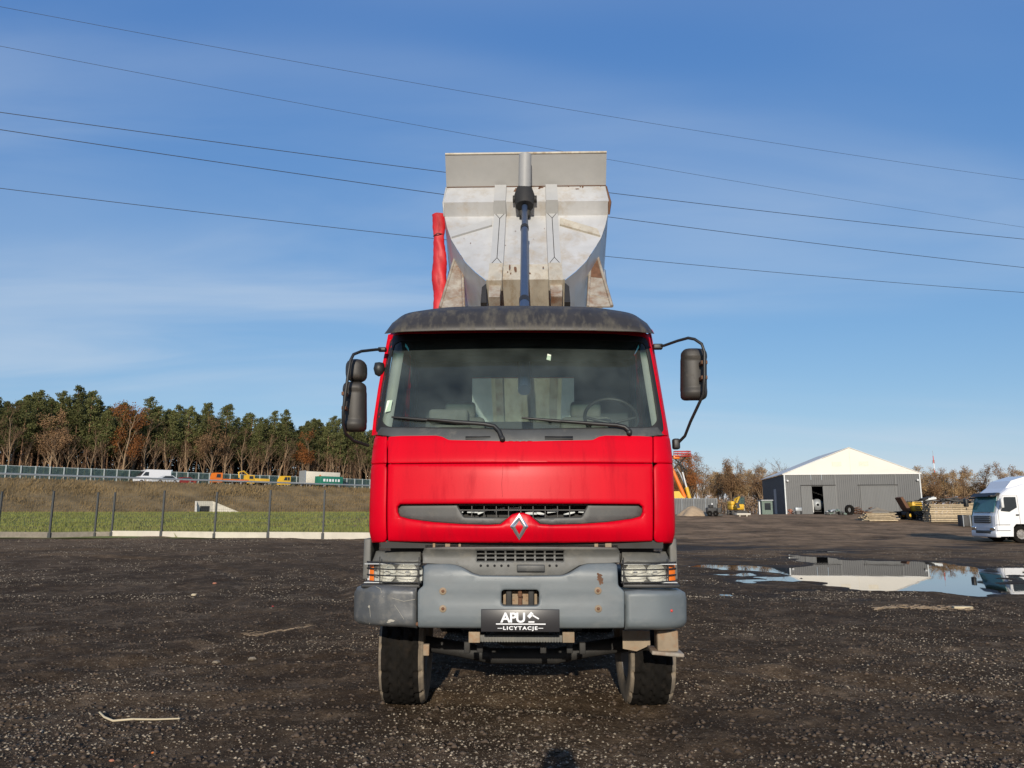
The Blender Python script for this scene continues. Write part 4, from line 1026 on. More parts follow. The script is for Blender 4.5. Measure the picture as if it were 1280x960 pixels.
# canopy over the cab, seen from below
cw0 = WB + .01; ht = HWALL - h0
cb = MB(); ca = RAD(8); CL = .2
def pyof(p):
    q = TM @ p - Vector((0, 0, CAM_H)); return 480 - FPX*(-q.y*SP + q.z*CP)/(q.y*CP + q.z*SP)
while CL < 1.2 and pyof(bd(0, -SH - CL*math.cos(ca), ht + CL*math.sin(ca))) > 192.5: CL += .01
print('CANOPY', CL)
cw1 = abs(bpx(556, 192, -SH - CL)[0] - bpx(758, 192, -SH - CL)[0])/2; cw0 = abs(bpx(558, 233, -SH)[0] - bpx(757, 233, -SH)[0])/2
P0 = [bd(-cw0, -SH, ht), bd(cw0, -SH, ht), bd(cw1, -SH - CL*math.cos(ca), ht + CL*math.sin(ca)), bd(-cw1, -SH - CL*math.cos(ca), ht + CL*math.sin(ca))]
cb.prism(P0, DH*.012); cb.build('canopy', 'silver_clean', body)
part('canopy_edge', 'silver_stained', body, ('tube', [P0[2] + DH*.01, P0[3] + DH*.01], .018, 6))
part('seam', 'rust', body, ('tube', [bd(-cw0, -SH - .008, ht-.005), bd(cw0, -SH - .008, ht-.005)], .006, 5))
# two upright box ribs on the front wall with their foot brackets
for sg in (-1, 1):
    xc = .5*(bpx(625, 260)[0]*-1 + bpx(688, 260)[0]); 
    for nm, zy0, zy1, oa, ob, pro, m_ in (('front_rib', 232, 322, SH, SH, .06, 'silver_clean'), ('front_rib', 322, 400, SH, .02, .06, 'silver_clean'), ('front_rib', 400, 680, .02, .06, .06, 'silver_clean'), ('rib_foot', 680, 778, .06, .11, .12, 'silver_stained')):
        ha, hb = hpx(zy0, oa + pro), hpx(zy1, ob + pro)
        b = MB(); w0 = .088
        A = [bd(sg*xc - w0, -oa + .03, ha), bd(sg*xc + w0, -oa + .03, ha), bd(sg*xc + w0*.94, -oa - pro, ha), bd(sg*xc - w0*.94, -oa - pro, ha)]
        B = [bd(sg*xc - w0, -ob + .03, hb), bd(sg*xc + w0, -ob + .03, hb), bd(sg*xc + w0*.94, -ob - pro, hb), bd(sg*xc - w0*.94, -ob - pro, hb)]
        b.loft([A, B], smooth=False); b.build(nm, m_, body)
        if zy0 == 400:
            rr = MB()
            for (p, q) in (((0, .1), (0, .9)), ((-.06, .0), (0, .1)), ((.06, .0), (0, .1)), ((-.06, 1.0), (0, .9)), ((.06, 1.0), (0, .9))):
                f = lambda u, t: bd(sg*xc + u, -(oa + (ob-oa)*t) - pro - .001, ha + (hb-ha)*t)
                rr.tube([f(*p), f(*q)], .0045, 4)
            rr.build('pressed_line', 'steel_dark', body)
    # hinge brackets under the ribs
    hb = hpx(778, .2)
    part('floor_beam', 'rusty_paint', body, ('loft', [[bd(sg*xc + a, s, o) for a, o in ((-.05, .0), (.05, .0), (.05, -.16), (-.05, -.16))] for s in (-.05, LEN)], {'smooth': False}))
    part('beam_bracket', 'rusty_paint', body, ('prism', [bd(sg*xc - .075, -.16, hb + .02), bd(sg*xc + .075, -.16, hb + .02), bd(sg*xc + .065, -.16, hb - .30), bd(sg*xc - .065, -.16, hb - .30)], DS*.14))
    part('beam_bracket', 'steel_dark', body, ('prism', [bd(sg*(xc + .11), -.12, hb + .06), bd(sg*(xc + .16), -.12, hb - .02), bd(sg*(xc + .16), -.12, hb - .36), bd(sg*(xc + .09), -.12, hb - .36)], DS*.12))
    # slanting stiffener from rib to side
    g = []
    for zx, zy in ((388, 425), (388, 462), (158, 530), (175, 492)):
        x, h = bpx(*Z7(zx, zy), -.05); x = abs(x); g.append(bd(sg*x, -.05, h))
    part('slant_rib', 'silver_stained' if sg > 0 else 'silver_clean', body, ('prism', g, DS*.05))
    # triangular outrigger plate with rusty flanges, below the trough
    tri = []
    for zx, zy in ((182, 632), (215, 640), (228, 935), (92, 935)):
        p = Z7(zx, zy); x, h = bpx(p[0], p[1], .25); tri.append((abs(x), h - h0))
    T3 = [bd(sg*x, .25, h) for x, h in tri]
    part('outrigger', 'rusty_paint', body, ('prism', T3, DS*.02))
    part('outrigger_flange', 'rusty_paint', body, ('tube', [T3[0], T3[3]], .022, 5), ('tube', [T3[1], T3[2]], .022, 5), ('tube', [T3[3].lerp(T3[0], .12), T3[2].lerp(T3[1], .22)], .012, 4))
    if sg > 0: part('rust_streak', 'rust', body, ('prism', [a.lerp(b, t) - DS*.004 for a, b, t in ((T3[0], T3[1], .2), (T3[1], T3[1], 0), (T3[1], T3[2], .45), (T3[0], T3[3], .5))], DS*.003), label='dark rust eaten into the right outrigger')
part('floor_sheet', 'silver_stained', body, ('loft', [[bd(x, s, -.01) for x in (-.48, .48)] for s in (-.145, LEN)], {'closed': False, 'caps': False, 'smooth': False}))
part('tailgate', 'silver_paint', body, ('prism', [bd(x, LEN, h) for x, h in [(-WB, ht), (WB, ht)] + [(x, h) for x, h in CUR] + [(-x, h) for x, h in CUR[::-1]]], DS*.04))
# rust blotches and runs on the front wall and the right edge
def blotch(x, o, h, w, t):
    b = MB(); n = 9
    b.add([bd(x + w*math.cos(6.283*k/n)*rnd.uniform(.55, 1.2), -o - .004, h + t*math.sin(6.283*k/n)*rnd.uniform(.5, 1.2)) for k in range(n)], [tuple(range(n))]); b.build('rust_blotch', 'rust', body)
for k in range(16): blotch(rnd.uniform(-.35, WB*.95) if k % 4 else rnd.uniform(-WB*.9, WB*.9), SH, hh[0] - rnd.uniform(.01, .16)*rnd.random(), rnd.uniform(.01, .04), rnd.uniform(.008, .05))
for k in range(9): blotch(rnd.choice((-1, 1))*rnd.uniform(.05, .26), fold_o(.2) + .005, rnd.uniform(.02, .35), rnd.uniform(.006, .018), rnd.uniform(.02, .09))
for k in range(10): blotch(rnd.uniform(-WB*.8, WB*.8), .022, rnd.uniform(hh[3], hh[2] - .1), rnd.uniform(.006, .014), rnd.uniform(.006, .016))
part('rusted_edge', 'rust', body, ('tube', [bd(cw0 + .004, -SH, hh[0] - .02), bd(WB + .012, -SH + .01, hh[1] + .1), bd(WB + .015, -SH + .02, hh[1]), bd(WB + .01, -.04, hh[2] - .02)], [.012, .02, .026, .012], 6))
part('wall_edge', 'silver_clean', body, ('tube', [bd(-cw0 - .002, -SH, hh[0]), bd(-WB - .004, -SH + .005, hh[1]), bd(-WB - .002, -.03, hh[2])], .012, 6))
# rolled red tarpaulin along the left edge
def tarp():
    top = bpx(548, 270, .5); b = MB(); P = []; R = []
    for k, (px, py) in enumerate(((546.5, 268), (547, 282), (548, 296), (547.8, 306), (547.5, 320), (547.8, 336), (548.3, 355), (549, 372), (549.5, 388))):
        P.append(tl(px, py, bd(0, .35, 1.75).y)); R.append([.085, .088, .066, .074, .086, .094, .096, .098, .10][k])
    n_ = 44; tt = np.linspace(0, len(P)-1, n_); P2 = [P[min(int(t), len(P)-2)].lerp(P[min(int(t), len(P)-2)+1], t - min(int(t), len(P)-2)) for t in tt]; b.tube(P2, list(np.interp(tt, range(len(R)), R)), 18)
    V = b.V
    b.V = [(P[0].x + .015 + (v[0] - P[0].x)*1.12 + .010*math.sin(v[2]*11 + v[1]*7) + .0025*math.sin(v[2]*55 + v[1]*30), P[0].y + (v[1] - P[0].y)*.7 + .006*math.sin(v[2]*19 + v[0]*40), v[2] + .004*math.sin(v[0]*50 + v[2]*9)) for v in V]
    o = b.build('rolled_tarpaulin', 'tarp_red', body)
    part('tie_strap', 'steel_dark', o, ('tube', [P[2] + Vector((-.07, -.02, 0)), P[2] + Vector((0, -.09, .02)), P[2] + Vector((.07, -.02, .03))], .008, 4))
tarp()
# telescopic ram between cab and front wall
ram = empty('hydraulic_ram'); ram.parent = truck; KIDS[truck.name].append(ram)
def bp2(px, py, pro):
    x, h = bpx(px, py); return bd(x, -pro, h - 0)
def ramp(px, py, yl): return tl(px, py, yl)
tube_top = bd(bpx(656, 194)[0], -.20, HWALL - h0 + .52); 
oy = bd(0, -SH - .10, hpx(300, SH))
R1 = tl(656.5, 193.5, P0[2].y - .10); R2 = tl(655.5, 246, oy.y - .10); R3 = tl(655.8, 258, oy.y - .14); R6 = tl(655.5, 382, 1.95); 
R0 = R2 + (R1 - R2)
part('outer_cylinder', 'ram_tube', ram, ('tube', [R1, R2], .088, 24))
part('collar', 'steel_dark', ram, ('tube', [tl(655.5, 236, oy.y - .07), tl(655.5, 245, oy.y - .09), R3], [.11, .145, .125], 20), ('tube', [tl(641, 249, oy.y - .08), tl(671, 249, oy.y - .08)], .05, 10), ('box', tl(656, 266, oy.y - .02), (.16, .1, .14), {'bev': .02}))
def lerp(t): return R3.lerp(R6, t)
part('inner_stage', 'ram_blue', ram, ('tube', [R3, lerp(.30)], .040, 18)); part('middle_stage', 'ram_blue', ram, ('tube', [lerp(.26), lerp(.965)], .048, 18)); part('gland_ring', 'black_plastic', ram, ('tube', [lerp(.255), lerp(.285)], .055, 16))
part('gland_ring', 'black_plastic', ram, ('tube', [lerp(.95), lerp(.985)], .058, 16)); low_ = R6 + (R6-R3)*.55
part('lower_stage', 'ram_blue', ram, ('tube', [lerp(.97), low_], .056, 18))
part('ram_cradle', 'steel_dark', ram, ('box', (low_.x, low_.y, 1.45), (.5, .25, .5), {'bev': .04}))
part('subframe', 'steel_dark', truck, ('box', (0, 5.6, 1.16), (1.0, 3.2, .10)), ('box', (0, 2.1, 1.2), (1.2, .2, .3)))
# ------------------------------------------------------------------ overhead lines
def wires():
    W = [('thin dark overhead wire, topmost of the five', [(-60, -3), (640, 125), (1340, 233)], 26, .010), ('thin dark overhead wire, second from the top', [(-60, 46), (690, 187), (1340, 293)], 24, .010),
         ('thick overhead cable, third from the top', [(-60, 132), (553, 215), (1340, 305)], 20, .017), ('thick overhead cable, fourth from the top', [(-60, 153), (553, 243), (1340, 341)], 18.5, .017),
         ('thick overhead cable, lowest of the five', [(-60, 228), (540, 298), (1340, 370)], 16, .015)]
    for lab, P, H, r in W:
        A, B, C = [atz(x, y, H) for x, y in P]
        d = (C - A); d.z = 0; L_ = d.length; pts = []
        # parabola through the three measured points, sagging a little between the pylons
        tB = (B - A).dot(d)/L_**2
        for k in range(41):
            t = -.25 + 1.5*k/40; p = A + (C-A)*t
            p += (B - (A + (C-A)*tB))*(t*(1-t))/(tB*(1-tB)); pts.append(p)
        part('overhead_wire', 'wire_dark', None, ('tube', pts, r, 5), label=lab, cat='cable', group='overhead power lines')
wires()
# ------------------------------------------------------------------ yard fence
def fence():
    f = empty('mesh_fence', (0, 0, 0), 0, 'dark mesh fence with steel posts and concrete base boards along the meadow', 'fence')
    spec = [(-60, 36), (0, 35.6), (65, 35), (121, 36.5), (142, 36.8), (204, 36.2), (270, 35.4), (337, 34.7), (405, 34), (475, 33.4), (548, 32.8), (620, 32.2)]
    P = []
    for px, Y in spec: x = xat(px, Y); P.append(Vector((x, Y, gz(x, Y))))
    for i, p in enumerate(P):
        b = MB(); b.box((p.x, p.y, p.z + 1.05), (.075, .075, 2.2)); o = b.build('post', 'post_dark', f); part('post_cap', 'black_plastic', o, ('box', (p.x, p.y, p.z + 2.16), (.085, .085, .03))); part('post_foot', 'post_dark', o, ('box', (p.x, p.y, p.z + .1), (.13, .13, .3)))
    for i in range(len(P)-1):
        a, c = P[i], P[i+1]; d = (c-a); L_ = d.length; ang = math.atan2(d.y, d.x); m = (a+c)/2
        b = MB(); b.box((m.x, m.y, m.z + .10), (L_ - .05, .05, .36), rz=ang); b.build('base_board', 'concrete' if i >= 4 else 'timber_grey', f)
        w = MB(); n = int(L_/.10)
        for k in range(1, n): q = a.lerp(c, k/n); w.box((q.x, q.y, q.z + 1.15), (.004, .004, 1.8))
        for k in range(9): w.box((m.x, m.y, m.z + .32 + k*.2), (L_, .006, .006), rz=ang)
        w.build('mesh_panel', 'wire_mesh', f)
fence()
# ------------------------------------------------------------------ motorway furniture
def barrier():
    f = empty('noise_barrier', road_pt(0, -13.2), 0, 'see-through green noise barrier along the far side of the motorway', 'barrier')
    f.location = (0, 0, 0); L_ = 2.2; H_ = 2.7; ang = math.atan2(RU.y, RU.x); n = 72; s0 = -62
    pm = MB(); pm.box((0, -.08, H_/2), (.17, .20, H_ + .1)); pm = pm.mesh('post', 'barrier_frame'); gm = MB(); gm.box((0, 0, H_/2 + .25), (L_ - .16, .03, H_ - .6)); gm = gm.mesh('panel', 'barrier_glass'); km = MB(); km.box((0, 0, .25), (L_ - .14, .1, .5)); km = km.mesh('kick_plate', 'barrier_frame'); tm_ = MB(); tm_.box((0, 0, H_-.04), (L_-.14, .06, .08)); tm_ = tm_.mesh('top_rail', 'barrier_frame')
    for k in range(n):
        p = road_pt(s0 + k*L_, -13.2); q = road_pt(s0 + (k+.5)*L_, -13.2)
        link('post', pm, f, p, (0, 0, ang)); g = link('panel', gm, f, q, (0, 0, ang)); link('kick_plate', km, g); link('top_rail', tm_, g)
    g = empty('guard_rail', (0, 0, 0), 0, 'galvanised guard rail along the near edge of the motorway', 'guard rail')
    sp = MB(); sp.box((0, 0, .4), (.10, .06, .8)); sp = sp.mesh('post', 'galvanised')
    for k in range(40): link('post', sp, g, road_pt(-62 + k*4, -.6), (0, 0, ang))
    for k in range(20):
        a, c = road_pt(-64 + k*8, -.52), road_pt(-56 + k*8, -.52); b = MB()
        b.loft([[v + Vector((RN.x*o, RN.y*o, h)) for o, h in ((0, .85), (.08, .78), (.0, .70), (.08, .62), (0, .54), (-.02, .54), (.05, .62), (-.02, .70), (.05, .78), (-.02, .85))] for v in (a, c)], smooth=False); b.build('rail', 'galvanised', g)
barrier()
def vehicle(name, label, cat, px, off, flip, parts, wheels, R=.36):
    """small vehicle on the motorway, built along local x, nose at -x"""
    ang = math.atan2(RU.y, RU.x); s = road_s(px, off); e = empty(name, road_pt(s, off, CREST + .03), ang + (math.pi if flip else 0), label, cat, 'vehicles on the motorway')
    for nm, m, calls in parts: part(nm, m, e, *calls)
    for x, w in wheels:
        for sg in (-1, 1):
            o = part('wheel', 'tyre_rubber', e, ('lathe', [(.1, -.12), (R*.95, -.12), (R, -.08), (R, .08), (R*.95, .12), (.1, .12)], 18, 'Y', (x, sg*w, R))); part('rim', 'rim_grey', o, ('lathe', [(0, -.125), (R*.6, -.125), (R*.6, .125), (0, .125)], 12, 'Y', (x, sg*w, R)))
    return e
def xz(pts, y0, y1): return ('prism', [(x, y0, z) for x, z in pts], (0, y1-y0, 0))
vehicle('panel_van', 'white panel van driving on the motorway', 'van', 189, -8.5, False, [
    ('body', 'white_paint', [xz([(-2.9, .45), (-2.95, 1.0), (-2.3, 1.35), (-1.6, 2.3), (-1.2, 2.62), (3.1, 2.66), (3.15, .45)], -1.0, 1.0)]),
    ('side_window', 'dark_window', [xz([(-2.0, 1.45), (-1.5, 2.15), (-.9, 2.15), (-.9, 1.45)], -1.02, -1.005)]), ('windscreen', 'dark_window', [('prism', [(-2.29, -.9, 1.38), (-1.63, -.85, 2.28), (-1.63, .85, 2.28), (-2.29, .9, 1.38)], (-.03, 0, .02))])], [(-2.1, .9), (2.0, .9)])
def car(label, px, off, m):
    vehicle('car', label, 'car', px, off, False, [('body', m, [xz([(-2.1, .3), (-2.15, .72), (-1.3, .92), (-.5, 1.42), (.9, 1.46), (1.7, 1.0), (2.15, .92), (2.15, .3)], -.85, .85)]),
        ('side_window', 'dark_window', [xz([(-1.0, .95), (-.45, 1.34), (.85, 1.37), (1.4, .98)], -.87, -.855)])], [(-1.3, .78), (1.35, .78)], .32)
car('silver white car beside the white van on the motorway', 207, -4.5, 'car_silver'); car('dark red car on the motorway behind the silver one', 229, -8.5, 'car_red')
vehicle('flatbed_truck', 'orange flatbed lorry on the motorway', 'truck', 285, -7, False, [
    ('cab', 'orange_paint', [xz([(-3.2, .6), (-3.25, 1.5), (-3.0, 2.45), (-1.7, 2.45), (-1.7, .6)], -1.1, 1.1)]), ('window', 'dark_window', [xz([(-3.0, 1.5), (-2.85, 2.2), (-2.1, 2.2), (-2.1, 1.5)], -1.12, -1.105)]),
    ('flatbed', 'orange_paint', [('box', (1.1, 0, 1.05), (5.3, 2.3, .5))]), ('chassis', 'steel_dark', [('box', (.5, 0, .7), (6.4, .9, .25))])], [(-2.4, .95), (2.2, .95)], .48)
vehicle('crane_truck', 'yellow crane lorry in front of the orange flatbed on the motorway', 'truck', 318, -10, False, [
    ('body', 'yellow_paint', [('box', (1.0, 0, 1.3), (3.6, 2.2, .9), {'bev': .05}), xz([(-1.9, .7), (-1.9, 2.4), (-.6, 2.4), (-.6, .7)], -1.1, 1.1)]), ('window', 'dark_window', [xz([(-1.75, 1.6), (-1.75, 2.2), (-.9, 2.2), (-.9, 1.6)], -1.12, -1.105)]),
    ('crane_arm', 'yellow_paint', [('tube', [(-.4, 0, 1.6), (-2.6, 0, 3.2), (-3.6, 0, 2.9), (-3.4, 0, 1.8)], .16, 6)])], [(-1.3, .95), (1.9, .95)], .48)
vehicle('yellow_truck', 'pale yellow cab lorry on the motorway ahead of the box trailer', 'truck', 362, -7, False, [
    ('cab', 'yellow_paint', [xz([(-2.4, .5), (-2.4, 1.4), (-1.9, 2.35), (-.4, 2.35), (-.4, .5)], -1.0, 1.0)]), ('window', 'dark_window', [xz([(-2.0, 1.4), (-1.7, 2.1), (-1.2, 2.1), (-1.2, 1.4)], -1.02, -1.005), xz([(-1.1, 1.4), (-1.1, 2.1), (-.6, 2.1), (-.6, 1.4)], -1.02, -1.005)]),
    ('flatbed', 'cream_paint', [('box', (1.6, 0, .95), (4.0, 2.0, .3))])], [(-1.6, .85), (2.2, .85)], .4)
vehicle('box_trailer', 'cream box lorry with an orange mark on the motorway', 'truck', 400, -10, False, [
    ('box_body', 'cream_paint', [('box', (0, 0, 2.35), (8.6, 2.5, 2.7), {'bev': .05})]), ('front_panel', 'galvanised', [('box', (-4.5, 0, 2.4), (.3, 2.4, 2.9))]), ('chassis', 'steel_dark', [('box', (0, 0, .8), (8.4, 1.0, .3))]), ('orange_mark', 'orange_paint', [('prism', [(-1.5, -1.262, 2.5), (-.9, -1.262, 3.1), (-.3, -1.262, 2.6), (-.5, -1.262, 1.8), (-1.3, -1.262, 1.7)], (0, -.006, 0))])], [(-3.2, 1.0), (2.0, 1.0), (3.2, 1.0)], .5)
e = vehicle('green_trailer', 'dark green trailer with white lettering on the motorway beside the cream lorry', 'trailer', 411, -4, False, [
    ('trailer_body', 'green_paint', [('box', (0, 0, 1.5), (5.6, 2.3, 1.9), {'bev': .04})])], [(-1.6, 1.0), (1.8, 1.0)], .45)
lt = MB()
for k, w in enumerate((.5, .35, .5, .4, .3, .45)): lt.box((-1.9 + k*.72, -1.158, 1.6), (w, .01, .55)); lt.box((-1.9 + k*.72, -1.160, 1.6), (w*.4, .012, .2))
lt.build('lettering', 'print_white', e)
def culvert():
    s = road_s(258, 13.0); p = road_pt(s, 13.2, 1.55); e = empty('culvert', p, math.atan2(RU.y, RU.x), 'pale concrete culvert mouth set into the weedy slope', 'culvert')
    # local x along the road, -y towards the yard
    part('headwall', 'concrete', e, ('prism', [(-1.5, -.2, 0), (-1.5, -.2, 2.1), (1.2, -.2, 2.1), (1.2, -.2, 0)], (0, .3, 0)), ('prism', [(1.2, -.2, 2.1), (1.2, -.2, 0), (5.2, -2.2, 0), (5.0, -2.2, .3)], (.1, .3, 0)), ('prism', [(-1.5, -.2, 2.1), (-1.5, -.2, 0), (-2.2, -2.0, 0), (-2.2, -2.0, .3)], (-.2, .2, 0)))
    part('pipe_mouth', 'inside_dark', e, ('prism', [(-.9, -.23, .05), (-.9, -.23, 1.3), (.7, -.23, 1.3), (.7, -.23, .05)], (0, .02, 0)))
culvert()
# ------------------------------------------------------------------ trees
def leafcloud(centres, n, size, r):
    """n small leaf faces scattered round each (centre, radii)"""
    V = []; 
    for c, rad, cnt in centres:
        k = int(cnt); d = r.normal(size=(k, 3)); d /= np.linalg.norm(d, axis=1)[:, None]; p = np.array(c) + d*np.array(rad)*(r.random((k, 1))**.45)
        a = r.normal(size=(k, 3)); a /= np.linalg.norm(a, axis=1)[:, None]; b = np.cross(a, r.normal(size=(k, 3))); b /= np.linalg.norm(b, axis=1)[:, None]
        s = size*(.6 + .9*r.random((k, 1)))
        V.append(np.stack([p - a*s, p + b*s*.7, p + a*s, p - b*s*.7], 1))
    V = np.concatenate(V).reshape(-1, 3); return V, np.arange(len(V)).reshape(-1, 4)
def pine(seed, H):
    r = np.random.default_rng(seed); R = random.Random(seed); b = MB(); bend = R.uniform(-.5, .5)
    tp = [(bend*(t*t), bend*.4*t, H*t) for t in np.linspace(0, .97, 8)]; b.tube(tp, [.21*(1-.8*t)+.03 for t in np.linspace(0, .97, 8)], 6)
    cen = []; z0 = H*R.uniform(.38, .52)
    for k in range(14):      # dead stubs
        z = H*R.uniform(.18, .6); a = R.uniform(0, 6.28); L_ = R.uniform(.6, 2.0); b.tube([(bend*(z/H)**2, 0, z), (math.cos(a)*L_, math.sin(a)*L_, z + R.uniform(-.5, .5))], [.035, .01], 3, cap=False)
    n = 30
    for k in range(n):
        t = k/(n-1); z = z0 + (H - z0)*t; a = k*2.4 + R.uniform(-.5, .5); L_ = (.35 + 2.9*(1-t)**.7)*R.uniform(.5, 1.2)
        if t < .15: L_ *= R.uniform(.5, 1)
        e = Vector((bend*(z/H)**2 + math.cos(a)*L_, math.sin(a)*L_, z + .25*L_*R.uniform(.2, 1.2))); b.tube([(bend*(z/H)**2, 0, z - .2), tuple(e)], [.05, .015], 3, cap=False)
        for f in (.55, 1.0): cen.append(((e.x*f + bend*(1-f), e.y*f, z - .2 + (e.z - z + .2)*f + .15), (.40*L_ + .45, .40*L_ + .45, .42 + .16*L_), 62 if f == 1 else 46))
    V, F = leafcloud(cen, 0, .145, r)
    return b.mesh('trunk', 'pine_bark', False), newmesh('crown', V, F, 'pine_needles')
def bare(seed, H, leaf=None, density=1.0, bark='pale_bark', spread=.55, leafn=10, crownfrom=.3):
    r = np.random.default_rng(seed); R = random.Random(seed); tr = MB(); tw = MB(); tips = []
    def grow_(p, d, L_, rad, lev):
        seg = 3; pts = [p]; q = p
        for i in range(seg): d = (d + Vector((R.gauss(0, .10), R.gauss(0, .10), .06))).normalized(); q = q + d*(L_/seg); pts.append(q)
        (tr if lev < 2 else tw).tube(pts, [rad*(1 - .45*i/seg) for i in range(seg+1)], 5 if lev == 0 else 3, cap=False)
        if lev >= 4: tips.append(q); return
        n = R.randint(3, 4) if lev else R.randint(6, 8)
        for k in range(n):
            f = R.uniform(crownfrom if lev == 0 else .35, 1.0); i = min(int(f*seg), seg-1); base = pts[i].lerp(pts[i+1], f*seg - i); a = R.uniform(0, 6.28); sp = R.uniform(.35, spread+.25)
            nd = (d + Vector((math.cos(a), math.sin(a), R.uniform(-.1, .35)))*sp).normalized(); grow_(base, nd, L_*R.uniform(.42, .66)*(1 if lev else .85), max(.013, rad*.45*(1.15-f*.4)), lev+1)
        if lev == 0: grow_(pts[-1], d, L_*.5, rad*.5, 1)
    grow_(Vector((0, 0, 0)), Vector((0, 0, 1)), H*.62, H*.014 + .04, 0)
    crown = None
    if leaf:
        cen = [(tuple(t), (.85, .85, .75), leafn) for t in tips if R.random() < density]; V, F = leafcloud(cen, 0, .105, r); crown = newmesh('crown', V, F, leaf)
    return tr.mesh('trunk', bark, False), tw.mesh('twigs', 'twig_brown', False), crown
PINES = [pine(100 + i, H) for i, H in enumerate((17, 19, 18, 20, 16.5, 18.5))]
BARES = [bare(200 + i, H) for i, H in enumerate((11, 13, 12, 14, 10))]
RUSTY = [bare(300 + i, H, 'leaf_rust', .9, leafn=13) for i, H in enumerate((13, 12.5))]
BROWN = [bare(320 + i, H, 'leaf_brown', .8, leafn=12) for i, H in enumerate((12, 13.5))]
TANS = [bare(340 + i, H, 'leaf_tan', .9, bark='birch_bark', leafn=11, spread=.4) for i, H in enumerate((12, 13, 11))]
def plant(name, meshes, names, loc, rz, sc, label, cat, group, light=False):
    e = empty(name, loc, rz, label, cat, group, sc)
    for nm, me in zip(names, meshes):
        if me is not None: link(nm, me, e)
    return e
def forest():
    R = random.Random(11); n = 0
    rows = [(-18.5, 2.7), (-21.5, 2.4), (-25, 2.3), (-28.5, 2.3), (-32, 2.3)]
    for ri, (off, gap) in enumerate(rows):
        s = -64 + R.uniform(0, 2)
        while s < 150:
            p = road_pt(s, off + R.uniform(-1.6, 1.6), CREST - .3); s += gap*R.uniform(.7, 1.35)
            px = 640 + FPX*p.x/(p.y*CP)
            if px > 610 or px < -60: continue
            dip = 1.0 - .0*px
            plant('pine_tree', PINES[R.randrange(6)], ('trunk', 'crown'), p, R.uniform(0, 6.28), R.uniform(.74, .96)*dip, 'tall green pine in the wood behind the motorway', 'pine tree', 'pines of the wood behind the motorway'); n += 1
    s = -64
    while s < 110:
        p = road_pt(s, -15.6 + R.uniform(-1.4, .9), CREST - .2); s += R.uniform(1.2, 3.0); px = 640 + FPX*p.x/(p.y*CP)
        if px > 490 or px < -50: continue
        plant('bare_tree', BARES[R.randrange(5)], ('trunk', 'twigs', None), p, R.uniform(0, 6.28), R.uniform(.7, .98), 'leafless brown tree at the edge of the motorway wood', 'bare tree', 'leafless trees at the edge of the wood'); n += 1
    for px, lab, sc, k in ((152, 'tree with rust orange leaves at its top, left in the motorway wood', 1.12, 0), (385, 'tree with bright orange leaves near the mirror, right in the motorway wood', .95, 1), (60, 'brown leaved tree at the left end of the motorway wood', 1.0, 0), (262, 'brown leaved tree behind the orange flatbed lorry', .95, 1)):
        off = -14.9; p = road_pt(road_s(px, off), off, CREST - .2); M_ = RUSTY if px in (152, 385) else BROWN
        plant('autumn_tree', M_[k], ('trunk', 'twigs', 'crown'), p, px*.3, sc, lab, 'tree', 'autumn coloured trees of the wood'); n += 1
    # the deep wood: trunks and crowns that read as one mass
    r = np.random.default_rng(4); b = MB(); cen = []
    for k in range(420):
        s = R.uniform(-66, 135); off = R.uniform(-66, -33); p = road_pt(s, off, CREST - .5); H = R.uniform(12, 15.5); b.box((p.x, p.y, p.z + H/2), (.28, .28, H), taper=(.4, .4))
        for j in range(9): cen.append(((p.x + R.uniform(-1.4, 1.4), p.y + R.uniform(-1.4, 1.4), p.z + H*(.08 + .9*R.random()**.75)), (1.7, 1.7, 1.3), 34))
    b.build('deep_wood_trunks', 'brush_brown', None, fix=False, label='trunks deep inside the wood behind the motorway', kind='stuff')
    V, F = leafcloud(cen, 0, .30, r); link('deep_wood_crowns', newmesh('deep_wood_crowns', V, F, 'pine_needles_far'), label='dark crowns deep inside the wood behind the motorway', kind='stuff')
    # undergrowth
    cen = []
    for k in range(1000):
        s = R.uniform(-66, 120); off = R.uniform(-58, -15.0); p = road_pt(s, off, CREST - .3); h = R.uniform(.8, 2.6) if off > -20 else R.uniform(2, 9); cen.append(((p.x, p.y, p.z + h*.45), (1.2, 1.2, h*.6), 60))
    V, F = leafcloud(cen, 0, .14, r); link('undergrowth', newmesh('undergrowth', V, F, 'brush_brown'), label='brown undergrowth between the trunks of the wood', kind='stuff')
    cen = []
    for k in range(820):
        if k >= 520: Y = R.uniform(192, 262); px = R.uniform(600, 840)
        elif k < 330: Y = R.uniform(192, 262); px = R.uniform(836, 985)
        else: Y = R.uniform(150, 190); px = R.uniform(1125, 1320)
        cen.append(((xat(px, Y), Y, 1.2 + R.uniform(.5, 4.5)), (2.0, 2.0, 1.6), 70))
    V, F = leafcloud(cen, 0, .16, r); link('far_thicket', newmesh('far_thicket', V, F, 'thicket_tan'), label='tan brown thicket at the foot of the far trees', kind='stuff')
    print('FOREST', n)
forest()
